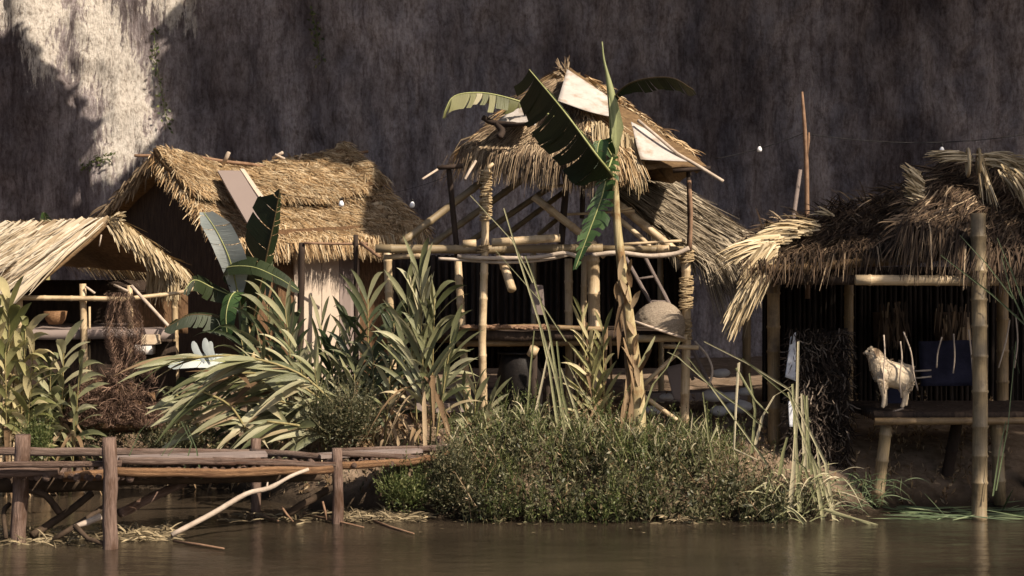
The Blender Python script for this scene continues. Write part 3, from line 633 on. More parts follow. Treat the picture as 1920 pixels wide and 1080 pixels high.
b.add([gl, e1, f1, f2, e2, gl + th, e1 + th, f1 + th, f2 + th, e2 + th], [(0, 1, 2, 3, 4), (5, 9, 8, 7, 6), (0, 5, 6, 1), (1, 6, 7, 2), (2, 7, 8, 3), (3, 8, 9, 4), (4, 9, 5, 0)])
b.build('gable_wall', M['wall_dark'], hut, False)
w0, w1 = EL + V((.3, .35, 0)), ER + V((-.35, .3, 0)); b = MB(); b.slab(w0 + V((0, .03, .15)), w1 + V((0, .03, .15)), V((w1.x, w1.y + .03, .5)), V((w0.x, w0.y + .03, .5)), .03, 10, 6, 0); b.build('front_wall', M['wall_brown'], hut, False)
dv = (w1 - w0).normalized(); nv = dv.cross(V((0, 0, 1))).normalized()
L0 = (P(560, 455, 21.9) - w0).dot(dv)
for k, (wd, m_, top) in enumerate(((.13, 'plank_pale', .02), (.12, 'plank_pale', -.04), (.14, 'plank_pale', 0), (.13, 'plank_pale', .03), (.13, 'plank_pale', -.02), (.16, 'plank', -.03), (.15, 'plank', -.2))):
    b = MB(); c = w0 + dv * (L0 + wd / 2); L0 += wd + .004; zt = P(0, 458, 22).z + top; zb = .62
    b.box(V((c.x, c.y, (zt + zb) / 2)) + nv * (.02 + .008 * (k % 2)) * (1 if nv.y < 0 else -1), dv * wd / 2, nv * .012, V((R.uniform(-.01, .01), 0, (zt - zb) / 2))); b.build('wall_board', M[m_], hut, False)
poles(hut, [([P(668, 800, 21.55), P(667, 440, 21.55)], .03), ([P(560, 800, 21.5), P(566, 455, 21.5)], .04), ([P(792, 790, 22.6), P(788, 445, 22.7)], .04)], 'post', 'pole_dark', 8, False)
poles(hut, [([P(676, 455, 21.5), P(712, 482, 21.2)], .024), ([P(570, 456, 21.45), P(690, 457, 21.6)], .018)], 'eave_stick', 'branch_brown', 7, False)
n_ = (RR - RL).cross(EL - RL).normalized(); n_ = n_ if n_.z > 0 else -n_
def onroof(px, py, lift=.12):
    a = P(px, py, 1); a0 = V((0, 0, H)); r_ = a - a0; t = (RL + up + n_ * lift - a0).dot(n_) / r_.dot(n_); return a0 + r_ * t
o = MB(); o.slab(onroof(408, 320), onroof(452, 320), onroof(514, 402, .16), onroof(464, 418, .16), .025, 6, 6, .01); one(o, 'roof_plank', 'plank', 'wide mauve grey plank lying on the golden thatch roof', 'plank', None, None, False)
o = MB(); o.slab(onroof(450, 316, .13), onroof(458, 316, .13), onroof(508, 388, .18), onroof(498, 388, .18), .02, 3, 6, .01); one(o, 'roof_batten', 'plank_pale', 'narrow white batten along the edge of the mauve plank', 'batten', None, None, False)

# ------------------------------------------------------------------ low open shelter with pale palm roof
sh = thing('palm_shelter', 'low open shelter with a pale dry palm roof and bamboo rails', 'shelter', (gx(170, 19), 18.9, .6))
R0, R1 = P(212, 412, 18.5), P(-60, 424, 21.2); E0, E1 = P(58, 538, 18.0), P(-240, 525, 20.7); G0, G1 = P(338, 506, 19.0), P(120, 490, 21.7)
b = MB(); b.slab(R0, R1, E1, E0, .03, 12, 10, .05); rf = b.build('palm_roof', M['thatch_core'], sh)
b = MB()
for k in range(170):
    u, v = R.uniform(0, 1) ** 1.2, R.choice([0, 0, .1, .3, .45, .6]); p = R0.lerp(R1, u).lerp(E0.lerp(E1, u), v); d = (E0 - R0).normalized() + (R1 - R0).normalized() * R.gauss(-.02, .08); L = R.uniform(.5, 1.05)
    w = R.uniform(.012, .05); nn = V((-.3, -.55, .75)); side = d.cross(nn).normalized()
    pts = [p + d * L * s + nn * (.02 + .03 * R.random() + .02 * math.sin(3 * s)) + V((0, 0, -.10 * s * s * L)) for s in (0, .25, .5, .75, 1)]
    b.ribbon(pts, [w * x for x in (.7, 1, 1, .9, .35)], (side + nn * R.uniform(-.4, .4)).normalized(), .25)
thatch(b, R0, R1, E1, E0, 500, .4, .006, .15, .06, 0, 1, .4)
b.build('palm_sheets', M['frond'], rf)
b = MB(); b.slab(R0, R1, G1, G0, .07, 12, 10, .04); r2 = b.build('thatch_slope', M['thatch_core'], sh)
b = MB(); thatch(b, R0, R1, G1, G0, 2200, .3, .008, .2, .05, 0, 1, .4)
for k in range(26):
    q = R0.lerp(G0, k / 25); tuft(b, q + V((0, -.03, -.02)), (G0 - R0).normalized() + V((-.1, -.45, -.35)), 34, .2, .009, .22, .05)
for k in range(8): tuft(b, G0.lerp(G1, k / 60) + V((-.03 - .015 * k, -.04, 0)), V((-.02, -.2, -1)), 30, .34, .008, .2, .05, .1)
tuft(b, R0, V((.5, -.3, .25)), 40, .16, .009, .5, .05)
b.build('straw', M['straw_pale'], r2)
poles(sh, [([P(162, 800, 18.5), P(155, 532, 18.45)], .036), ([P(250, 800, 18.7), P(243, 535, 18.6)], .03), ([P(40, 800, 18.4), P(36, 530, 18.4)], .034), ([P(332, 800, 19.2), P(326, 510, 19.1)], .035), ([P(168, 790, 18.7), P(168, 575, 18.7)], .012)], 'post', 'bamboo', 8)
poles(sh, [([P(20, 558, 18.3), P(200, 560, 18.4), P(236, 561, 18.5)], .026), ([P(230, 561, 18.5), P(330, 550, 18.7), P(372, 540, 18.8)], .022)], 'rail', 'bamboo', 8)
poles(sh, [([P(246, 536, 18.5), P(322, 618, 18.3)], .018), ([P(214, 535, 18.6), P(240, 546, 18.5)], .014), ([P(160, 537, 18.4), P(178, 550, 18.4)], .012), ([P(190, 440, 18.4), P(186, 462, 18.4)], .008)], 'brace', 'branch', 7, False)
b = MB(); z0 = P(0, 618, 18.5).z; b.slab(V((gx(-80, 20.5), 20.6, z0)), V((gx(250, 20.5), 20.6, z0)), V((gx(330, 18.6), 18.55, z0)), V((gx(-60, 18.4), 18.45, z0)), .10, 10, 8, .02); b.build('floor', M['plank'], sh)
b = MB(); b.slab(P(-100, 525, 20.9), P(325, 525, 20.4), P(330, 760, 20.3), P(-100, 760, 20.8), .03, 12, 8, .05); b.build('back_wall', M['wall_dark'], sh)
b = MB(); b.slab(P(250, 548, 19.2), P(352, 545, 19.4), P(352, 625, 19.4), P(250, 625, 19.2), .02, 8, 6, .04); b.build('side_mat', M['wall_brown'], sh)
b = MB(); b.slab(P(0, 640, 18.6), P(330, 640, 18.8), P(330, 760, 18.9), P(0, 760, 18.7), .02, 8, 6, .04); b.build('skirt', M['wall_dark'], sh)
o = MB(); q = P(104, 608, 18.75); o.tube([q, q + V((0, 0, .05)), q + V((0, 0, .14)), q + V((0, 0, .142)), q + V((0, 0, .03))], [.07, .105, .125, .11, .07], 18); one(o, 'bowl_basket', 'basket', 'orange brown bowl basket on the floor of the palm shelter', 'basket')
for k, (px, py, m_, lab) in enumerate(((284, 636, 'crate', 'pale box on the shelter floor behind the brown net'), (272, 655, 'stone', 'grey white sack under the edge of the shelter floor'))):
    o = MB(); o.box(P(px, py, 18.5), V((.085, .02, 0)), V((0, .1, 0)), V((0, 0, .05))); one(o, 'box' if k == 0 else 'sack', m_, lab, 'box' if k == 0 else 'sack', None, None, k == 1)
def tangle(mb, fn, n, w=.004, L=.18):
    for _ in range(n):
        p, t = fn(); d = (t + rv(.8)).normalized(); pts = [p]
        for _k in range(3): d = (d + rv(.5)).normalized(); pts.append(pts[-1] + d * L / 3)
        mb.ribbon(pts, [w, w, w, w * .6], d.cross(rv()).normalized())
o = MB()
def net_drape():
    t = R.random(); wd = lerp(22, 34, t) ; s = R.choice([-1, 1]); px = 224 + s * wd * (1 - R.random() ** 2 * (1 if t < .35 else .35)) + 10 * t; return P(px, 555 + 150 * t, 18.15 + R.uniform(-.08, .08)), V((0, 0, -1))
def netsheet(mb, fn, nu, nv, w):
    for k in range(-nv, nu):
        for s in (1, -1):
            pts = []
            for j in range(nv + 1):
                i = k + j if s > 0 else nu - 1 - (k + j)
                if 0 <= i <= nu: pts.append(fn(i / nu, j / nv))
            if len(pts) > 1: mb.ribbon(pts, [w] * len(pts), V((.7, -.2, .7)).normalized() if s > 0 else V((.7, -.2, -.7)).normalized())
def drape(u, v, o=0):
    x = lerp(lerp(196, 254, u), lerp(206, 292, u), v ** 1.3) + 6 * math.sin(v * 9 + u * 4 + o); y = 550 + 160 * v + 10 * math.sin(u * 7 + o) * v
    return P(x, y, 18.15 + .09 * math.sin(u * 22 + v * 3 + o) + .05 * o - .25 * v * v) + rv(.012)
for q_ in range(2): netsheet(o, lambda u, v: drape(u, v, q_ * 1.3), 26, 40, .002)
def net_heap():
    a = R.uniform(0, math.pi); r = R.random() ** .5; px = 205 + 100 * r * math.cos(a); py = 762 - 72 * r * math.sin(a) + 8 * math.sin(px * .05); return P(px, py, 17.9 + .35 * (1 - r) * -1 + R.uniform(-.1, .1)), V((R.uniform(-1, 1), 0, .2))
def heap(u, v, o=0):
    px = lerp(112, 300, u); hg = 84 * math.sin(math.pi * min(1, max(0, u))) ** .5
    return P(px + 8 * math.sin(v * 11 + o), 792 - hg * v + 9 * noise.noise(V((u * 7, v * 7, o))) * 2, 17.75 + .3 * v + .08 * noise.noise(V((u * 9, v * 9, o)))) + rv(.02)
for q_ in range(2): netsheet(o, lambda u, v: heap(u, v, q_ * 2.1), 80, 44, .003)
tangle(o, net_heap, 260, .003, .12)
vs = []; one(o, 'fishing_net', 'net', 'brown fishing net hung from the shelter rail and heaped on the bank', 'net')
o = MB()
vs, fs = [], []
for j in range(9):
    for i in range(15):
        u, v = i / 14, j / 8; px = 110 + 190 * u; hgt = 88 * math.sin(math.pi * min(1, u * 1.02)) ** .7 * v; vs.append(P(px, 790 - hgt, 18.05 + .25 * v) + rv(.02))
fs = [(j * 15 + i, j * 15 + i + 1, (j + 1) * 15 + i + 1, (j + 1) * 15 + i) for j in range(8) for i in range(14)]
o.add(vs, fs); o.slab(P(120, 735, 18.3), P(290, 735, 18.3), P(295, 800, 18.0), P(112, 800, 18.0), .1, 8, 6, .08)
one(o, 'twig_heap', 'wall_brown', 'low brown heap of twigs the fishing net lies on', 'heap')

# ------------------------------------------------------------------ shaded shelter by the water
rs = thing('riverside_shelter', 'dark shaded shelter with shaggy straw roof and stout bamboo posts at the waterline', 'shelter', (gx(1700, 17.2), 17.2, .1))
T0, T1, Q1, Q0 = P(1420, 452, 18.0), P(1735, 352, 18.3), P(1790, 468, 16.35), P(1405, 505, 16.5)
b = MB(); b.slab(T0, T1, Q1, Q0, .08, 12, 8, .06); b.slab(T0 + V((0, 1.6, -.5)), T1 + V((0, 1.6, -.5)), T1, T0, .08, 8, 6, .05); rf = b.build('lower_roof', M['thatch_core'], rs)
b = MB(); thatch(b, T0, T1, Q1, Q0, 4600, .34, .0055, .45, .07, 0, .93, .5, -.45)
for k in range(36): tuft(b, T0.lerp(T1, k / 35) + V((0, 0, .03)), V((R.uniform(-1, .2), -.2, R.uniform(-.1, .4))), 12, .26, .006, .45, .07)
b.build('straw', M['straw_shaded'], rf)
b = MB()
for k in range(15):
    t = k / 14; tuft(b, P(lerp(1530, 1425, t), lerp(426, 462, t) + 4 * R.uniform(-1, 1), 17.2 - .5 * t), V((-1, -.2, lerp(.08, -.25, t))), 24, .42, .0075, .18, .045, .3)
for k in range(20):
    t = k / 19; tuft(b, P(lerp(1455, 1405, t) + R.uniform(-16, 14), lerp(462, 555, t), 16.6), V((-.55, -.2, lerp(-.55, -1.0, t))), 24, .40, .009, .16, .05, .25)
tuft(b, P(1560, 402, 17.6), V((-.8, -.2, .35)), 14, .22, .007, .3, .03)
b.build('straw_tail', M['straw_pale'], rf)
X0, X1, Y1, Y0 = P(1790, 300, 17.6), P(2010, 318, 17.9), P(2040, 505, 16.2), P(1700, 430, 16.3)
b = MB(); b.slab(X0, X1, Y1, Y0, .08, 12, 8, .06); b.slab(X0 + V((0, 1.8, -.8)), X1 + V((0, 1.8, -.8)), X1, X0, .08, 8, 6, .05); r2 = b.build('upper_roof', M['thatch_core'], rs)
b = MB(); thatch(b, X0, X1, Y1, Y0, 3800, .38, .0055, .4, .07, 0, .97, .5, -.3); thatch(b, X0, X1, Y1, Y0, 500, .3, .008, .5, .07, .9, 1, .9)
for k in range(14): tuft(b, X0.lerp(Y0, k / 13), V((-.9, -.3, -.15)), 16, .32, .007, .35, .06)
b.warp(.09, 1.4).build('straw', M['straw_shaded'], r2)
b = MB()
for k in range(13): tuft(b, P(1726 + R.uniform(-8, 8) + k, 330 + 6.5 * k, 16.7), V((-.7, -.2, lerp(.55, .25, k / 12))), 16, .19, .009, .22, .03, .1)
for k in range(22): tuft(b, P(1835 + 7 * k, 298 + .9 * k + (0.03 * k * k), 16.9 - .004 * k), V((1, -.25, lerp(.0, -.55, k / 21))), 18, .28, .008, .3, .06, .4)
for k in range(5): tuft(b, P(1822 - 6 * k, 296 - 2 * k, 16.95), V((-1, -.1, .05)), 14, .3, .007, .16, .03, .1)
tuft(b, P(1838, 300, 16.85), V((.15, -.3, -1)), 30, .5, .006, .2, .03, .1)
for k in range(10): tuft(b, P(1880 + 8 * k, 318 + 6 * k, 16.6), V((.5, -.3, -.75)), 16, .3, .008, .3, .06, .3)
b.build('straw_wrap', M['straw_pale'], r2)
b = MB()
for dx in (-8, 12): b.tube([P(1822 + dx, 305, 16.9) + V((.0 + .02 * math.sin(a), .13 * math.sin(a) - .02, .13 * math.cos(a))) for a in [i * .5236 for i in range(13)]], .016, 6, False, False)
b.build('straw_tie', M['straw_pale'], r2)
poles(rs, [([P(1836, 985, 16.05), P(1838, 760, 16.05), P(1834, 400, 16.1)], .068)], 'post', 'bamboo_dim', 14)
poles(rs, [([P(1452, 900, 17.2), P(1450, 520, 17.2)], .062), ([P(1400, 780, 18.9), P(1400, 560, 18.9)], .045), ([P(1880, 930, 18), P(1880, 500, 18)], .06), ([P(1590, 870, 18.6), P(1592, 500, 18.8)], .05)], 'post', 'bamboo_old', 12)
poles(rs, [([P(1604, 525, 16.18), P(1990, 527, 16.2)], .048)], 'eave_beam', 'bamboo', 12)
poles(rs, [([P(1435, 524, 16.7), P(1604, 525, 16.5)], .05)], 'eave_beam', 'pole_dark', 10)
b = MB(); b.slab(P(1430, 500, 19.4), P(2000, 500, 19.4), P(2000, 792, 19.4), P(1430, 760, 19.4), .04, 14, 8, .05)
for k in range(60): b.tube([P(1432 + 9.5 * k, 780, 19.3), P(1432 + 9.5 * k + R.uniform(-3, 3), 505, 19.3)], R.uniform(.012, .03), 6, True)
b.build('back_wall', M['wall_shade'], rs)
for px in (1670, 1785): 
    b = MB(); b.slab(P(px - 34, 585, 19.1), P(px + 32, 585, 19.1), P(px + 30, 640, 19.1), P(px - 32, 640, 19.1), .02, 5, 5, .03); tuft(b, P(px, 590, 19), V((0, -.1, -1)), 60, .32, .01, .2, .15, 0); b.build('wall_mat', M['straw_shaded'], rs)
bn = thing('bamboo_bench', 'low dark bamboo platform under the shaded shelter carrying the pale dog', 'platform', P(1760, 940, 16.7))
b = MB(); zt = .905
for k in range(16): b.tube([V((gx(1640, 16.5), 16.55 + .085 * k, zt + R.uniform(-.008, .008))), V((gx(2020, 16.5), 16.55 + .085 * k, zt))], .042, 8, True)
b.build('slats', M['wall_dark'], bn)
poles(bn, [([P(1640, 790, 16.45), P(2000, 789, 16.45)], .035)], 'front_rail', 'bamboo_old', 10)
poles(bn, [([P(1644, 945, 16.6), P(1662, 800, 16.55)], [.062, .055]), ([P(1875, 945, 16.7), P(1868, 790, 16.65)], .06)], 'leg', 'bamboo_dim', 12)
poles(bn, [([P(1770, 920, 17.2), P(1795, 790, 17)], .055), ([P(1930, 930, 17), P(1935, 790, 17)], .055)], 'leg', 'pole_dark', 10)
o = MB(); o.slab(P(1722, 640, 18.4), P(1850, 636, 18.4), P(1850, 722, 18.3), P(1726, 725, 18.3), .02, 12, 10, .08); one(o, 'blue_cloth', 'navy', 'navy blue cloth hanging behind the pale dog', 'cloth')
o = MB(); o.slab(P(1664, 728, 17.5), P(1690, 728, 17.5), P(1692, 760, 17.45), P(1664, 760, 17.45), .1, 5, 5, .03); one(o, 'blue_bundle', 'navy', 'dark blue bundle on the platform behind the dog legs', 'bundle')
o = MB(); o.slab(P(1478, 640, 17.0), P(1590, 615, 17.1), P(1592, 880, 17.2), P(1490, 885, 17.0), .05, 12, 16, .08)
def netc(): return P(R.uniform(1478, 1594), R.uniform(615, 885), 16.92 + R.uniform(-.06, .04)), V((0, 0, -1))
tangle(o, netc, 2600, .006, .14); one(o, 'black_net', 'net_dark', 'black net curtain hanging from the shaded shelter beside a pale rag', 'net')
o = MB(); o.slab(P(1482, 632, 16.85), P(1492, 622, 16.85), P(1492, 714, 16.8), P(1472, 706, 16.8), .015, 6, 14, .06); o.slab(P(1478, 752, 16.85), P(1488, 750, 16.85), P(1486, 800, 16.8), P(1480, 800, 16.8), .01, 4, 8, .05); one(o, 'hanging_rag', 'cloth_blue', 'pale bluish rag hanging on the edge of the black net', 'rag')
for k, (y0, y1, lab) in enumerate(((697, 694, 'upper of two pale sticks poking out behind the dog'), (711, 706, 'lower of two pale sticks poking out behind the dog'))):
    o = MB(); o.tube([P(1700, y0, 16.9), P(1746, y1, 16.8)], .009, 6); one(o, 'stick', 'branch', lab, 'stick', 'sticks behind the dog')
o = MB(); o.tube([P(1662, 775, 16.6), P(1680, 770, 16.62), P(1694, 766, 16.65)], .009, 6); one(o, 'pale_twig', 'branch', 'short pale twig lying at the dog feet on the platform', 'twig')
ST = [[(1657, 628), (1659, 668), (1656, 700), (1659, 738)], [(1688, 640), (1691, 672), (1687, 712), (1690, 746)], [(1694, 622), (1708, 660), (1713, 700), (1721, 732)], [(1766, 632), (1758, 662), (1756, 690)], [(1788, 626), (1790, 668), (1787, 700)], [(1816, 618), (1820, 652), (1824, 700)], [(1904, 590), (1908, 640), (1902, 690)], [(1893, 600), (1886, 640), (1872, 690)]]
LS = ['pale dry stalk rising in front of the dog neck', 'pale dry stalk crossing the dog flank', 'leaning pale stalk just behind the dog tail', 'bent pale stalk first beyond the dog before the blue cloth', 'upright pale stalk in front of the middle of the blue cloth', 'thick pale stalk close beside the stout waterline post', 'knotted pale stalk at the right edge of the shaded shelter', 'slanting pale stalk joined to the knotted stalk']
for pts, lab in zip(ST, LS):
    o = MB(); o.tube(arc([P(x, y, 16.44) for x, y in pts] , 3), .0075, 5); one(o, 'dry_stalk', 'branch', lab, 'stalk', 'pale dry stalks before the platform')

# ------------------------------------------------------------------ dog
M['fur_tan'] = rough_mat('tan_fur', (.20, .13, .08), (.36, .26, .17), 30, None, .9, .5, .01)
M['fur_hair'] = strand_mat('fur_hair', [(0, (.34, .25, .17)), (.5, (.60, .49, .36)), (1, (.78, .68, .54))], .9, .2)
dog = thing('dog', 'cream coloured dog standing on the dark bamboo platform with its head raised', 'dog', P(1675, 764, 16.6))
def skin_body(parent, nodes, edges, name, m, root=0, sub=2):
    me = bpy.data.meshes.new(name); o0 = V(parent['_org']); me.from_pydata([V(n[0]) - o0 for n in nodes], edges, []); me.materials.append(M[m])
    ob = bpy.data.objects.new(name, me); C.objects.link(ob); ob.parent = parent; ob['_org'] = tuple(o0)
    md = ob.modifiers.new('skin', 'SKIN'); md.use_smooth_shade = True
    for i, n in enumerate(nodes):
        sv = me.skin_vertices[0].data[i]; r = n[1] if isinstance(n[1], tuple) else (n[1], n[1]); sv.radius = r; sv.use_root = (i == root)
    s = ob.modifiers.new('sub', 'SUBSURF'); s.levels = sub; s.render_levels = sub; return ob
k = .00517; dd = 16.6
def Q(px, py, off=0): return P(px, py, dd + off)
N = [(Q(1690, 704), (.118, .112)), (Q(1676, 698), (.138, .128)), (Q(1660, 700), (.138, .128)), (Q(1649, 686), (.108, .10)), (Q(1642, 671), (.082, .078)), (Q(1635, 660), (.066, .064)), (Q(1626, 661), (.034, .032)), (Q(1621, 664), (.023, .023)),
     (Q(1654, 710, -.07), (.06, .055)), (Q(1656, 729, -.075), (.036, .034)), (Q(1658, 746, -.075), (.021, .021)), (Q(1656, 762, -.075), (.022, .020)), (Q(1653, 764, -.075), (.018, .014)),
     (Q(1655, 710, .07), (.06, .055)), (Q(1658, 729, .075), (.034, .03)), (Q(1661, 745, .075), (.019, .019)), (Q(1660, 762, .075), (.022, .02)),
     (Q(1697, 717, -.07), (.08, .06)), (Q(1693, 734, -.075), (.044, .038)), (Q(1697, 744, -.075), (.021, .021)), (Q(1693, 761, -.075), (.021, .02)), (Q(1689, 764, -.075), (.018, .014)),
     (Q(1698, 717, .07), (.08, .06)), (Q(1696, 734, .075), (.042, .036)), (Q(1700, 744, .075), (.021, .021)), (Q(1697, 762, .075), (.022, .02)),
     (Q(1704, 702), (.035, .035)), (Q(1709, 718, .02), (.02, .02)), (Q(1708, 734, .03), (.012, .012))]
Ed = [(0, 1), (1, 2), (2, 3), (3, 4), (4, 5), (5, 6), (6, 7), (2, 8), (8, 9), (9, 10), (10, 11), (11, 12), (2, 13), (13, 14), (14, 15), (15, 16), (0, 17), (17, 18), (18, 19), (19, 20), (20, 21), (0, 22), (22, 23), (23, 24), (24, 25), (0, 26), (26, 27), (27, 28)]
skin_body(dog, N, Ed, 'body', 'fur', 1)
def blob(name, c, r, m, sq=(1, 1, 1)):
    b = MB(); vs = [c + V((math.cos(i * .6283) * math.sin(j * .5236) * r * sq[0], math.sin(i * .6283) * math.sin(j * .5236) * r * sq[1], math.cos(j * .5236) * r * sq[2])) for j in range(7) for i in range(10)]
    b.add(vs, [(j * 10 + i, j * 10 + (i + 1) % 10, (j + 1) * 10 + (i + 1) % 10, (j + 1) * 10 + i) for j in range(6) for i in range(10)]); return b.build(name, M[m], dog)
b = MB()
for i, j in Ed:
    if max(N[i][1]) < .03 or max(N[j][1]) < .028: continue
    for _ in range(420):
        t = R.random(); r = lerp(N[i][1][0], N[j][1][0], t) * .93; ax_ = (N[j][0] - N[i][0]).normalized(); o_ = ax_.cross(rv()).normalized(); p = N[i][0].lerp(N[j][0], t) + o_ * r; hd = (o_ * .35 + V((.6, 0, -.6)) + rv(.25)).normalized()
        b.ribbon([p, p + hd * .009, p + hd * .017], [.002, .0016, .0004], hd.cross(rv()).normalized())
b.build('fur', M['fur_hair'], dog)
blob('nose', Q(1619.5, 663), .014, 'fur_dark'); blob('eye', Q(1630, 658, -.052), .010, 'fur_dark'); blob('eye', Q(1629, 656, .045), .010, 'fur_dark'); blob('muzzle_patch', Q(1623.5, 664, 0), .024, 'fur_dark', (.9, .9, .8))
for s in (-1, 1):
    b = MB(); e = Q(1638, 652, s * .055); b.add([e, e + V((.045, s * .02, -.01)), e + V((.050, s * .035, -.075)), e + V((.015, s * .035, -.085)), e + V((.02, s * .012, -.03))], [(0, 1, 4), (1, 2, 4), (2, 3, 4), (3, 0, 4)]); b.build('ear', M['fur_tan'], dog)

# ------------------------------------------------------------------ jetty
jt = thing('log_jetty', 'rickety jetty of weathered logs reaching from the bank over the water', 'jetty', (gx(300, 15), 15.2, -.3))
poles(jt, [([P(207, 1140, 14.4), P(206, 980, 14.4), P(205, 820, 14.4)], [.06, .058, .055])], 'post', 'log', 14, False)
poles(jt, [([P(34, 1060, 14.75), P(38, 930, 14.75), P(43, 815, 14.75)], [.07, .068, .064]), ([P(633, 1010, 15.8), P(634, 920, 15.8), P(632, 840, 15.8)], [.052, .05, .046])], 'post', 'log', 14, False)
poles(jt, [([P(480, 1000, 16.6), P(480, 822, 16.6)], .05), ([P(825, 960, 16.9), P(825, 818, 16.9)], .04)], 'post', 'log', 10, False)
poles(jt, [([P(-60, 874, 14.45), P(228, 869, 14.5)], .028), ([P(-60, 888, 14.55), P(110, 884, 14.6)], .045)], 'stringer', 'log', 10, False)
poles(jt, [([P(-60, 908, 15.0), P(205, 906, 15.1)], .07), ([P(205, 900, 15.2), P(600, 893, 15.9)], .05)], 'stringer', 'branch_dark', 10, False)
poles(jt, [([P(212, 884, 14.6), P(420, 888, 15.0), P(622, 880, 15.65)], .038), ([P(120, 893, 14.7), P(200, 890, 14.7)], .045), ([P(636, 874, 15.85), P(760, 866, 16.1), P(850, 852, 16.3)], .036)], 'stringer', 'log_orange', 12, False)
poles(jt, [([P(224, 863, 14.6), P(440, 866, 15.1)], [.028, .034]), ([P(400, 864, 15.0), P(628, 871, 15.7)], [.034, .024]), ([P(470, 846, 16.4), P(628, 858, 16.0)], .032), ([P(630, 850, 15.9), P(760, 856, 16.1), P(800, 858, 16.2)], .026), ([P(640, 846, 16.4), P(860, 838, 16.7)], .03), ([P(-60, 845, 15.8), P(470, 850, 16.4)], .04)], 'side_rail', 'rail_wood', 10, False)
b = MB()
for k in range(64):
    t = k / 63; px = lerp(-60, 850, t); d0 = pl(px, [(0, 14.5), (210, 14.55), (632, 15.75), (850, 16.3)]); x0 = gx(px, d0); z = .655 + R.uniform(-.012, .012)
    b.tube([V((x0 + R.uniform(-.02, .02), d0 + R.uniform(.0, .10), z - lerp(.08, .15, t))), V((x0 - .12 + R.uniform(-.05, .05), d0 + .66, z - lerp(.08, .15, t)))], R.uniform(.02, .036), 9)
b.build('cross_logs', M['log'], jt)
b = MB(); b.box(P(350, 866, 15.05) + V((0, .25, .02)), V((.62, .20, 0)), V((-.03, .14, 0)), V((0, 0, .014))); b.box(P(690, 862, 16) + V((0, .3, .03)), V((.45, .25, 0)), V((-.03, .12, 0)), V((0, 0, .014))); b.build('deck_plank', M['plank'], jt, False)
poles(jt, [(arc([P(52, 918, 14.8), P(85, 928, 14.85), P(112, 962, 14.9)]), .028), ([P(172, 925, 15.3), P(120, 966, 15.1), P(60, 1004, 14.8)], .034), ([P(196, 950, 14.9), P(150, 980, 14.7), P(100, 1012, 14.6)], .026), ([P(140, 985, 14.5), P(165, 1010, 14.45), P(205, 1022, 14.4)], .022),
           ([P(640, 905, 16), P(560, 950, 15.9), P(535, 968, 15.9)], .034), (arc([P(12, 1010, 14.7), P(8, 960, 14.8), P(18, 945, 14.9)]), .02)], 'brace', 'branch_dark', 8, False)
poles(jt, [([P(345, 905, 15.6), P(280, 935, 15.3), P(225, 962, 15.0)], .042)], 'brace', 'log', 8, False)
poles(jt, [([P(190, 968, 14.6), P(140, 988, 14.5)], [.03, .022])], 'brace', 'plank_pale', 8, False)
o = MB(); o.tube(arc([P(322, 1003, 14.75), P(400, 962, 14.9), P(462, 926, 15.0), P(505, 915, 15.05), P(545, 893, 15.1), P(578, 880, 15.2)]), [.023] * 8 + [.021] * 6 + [.016] * 7, 8); o.tube([P(500, 916, 15.05), P(502, 904, 15.05)], [.014, .006], 6); one(o, 'leaning_branch', 'branch', 'long bare white branch leaning from the water onto the jetty', 'branch')
# ------------------------------------------------------------------ bare poles, wires and bulbs
o = MB(); o.tube(arc([P(1514, 560, 19.2), P(1513, 385, 19.2), P(1511, 280, 19.2), P(1504, 172, 19.2)]), [.03] * 4 + [.026] * 4 + [.022] * 3 + [.018, .012], 7); o.tube([P(1511, 300, 19.2), P(1516, 262, 19.2), P(1517, 248, 19.2)], [.022, .018, .008], 6); one(o, 'bare_pole', 'branch_brown', 'tall thin bare pole rising against the dark cliff', 'pole')
o = MB(); o.tube([P(1480, 560, 19.6), P(1484, 430, 19.6), P(1501, 318, 19.6)], [.03, .028, .02], 7); one(o, 'bare_pole', 'plank', 'short grey leaning pole close behind the tall thin pole', 'pole')
def sag(a, b_, s, n=14): return [a.lerp(b_, i / n) - V((0, 0, s * 4 * (i / n) * (1 - i / n))) for i in range(n + 1)]
o = MB()
w1 = sag(P(1340, 298, 19.2), P(1506, 250, 19.2), .03) + sag(P(1506, 250, 19.2), P(1990, 240, 19.2), .13, 20)[1:]; o.tube(w1, .005, 5); o.tube([P(1424, 273, 19.2), P(1424, 278, 19.2)], .004, 5); o.tube([P(1766, 266, 19.2), P(1766, 276, 19.2)], .004, 5)
one(o, 'lamp_wire', 'wire', 'thin black wire strung past the tall bare pole to the right hand roof', 'wire')
o = MB(); o.tube(sag(P(480, 352, 18.2), P(840, 330, 17.8), .17, 20), .002, 5); one(o, 'lamp_wire', 'wire', 'thin black wire strung before the golden thatch roof', 'wire')
o0 = None
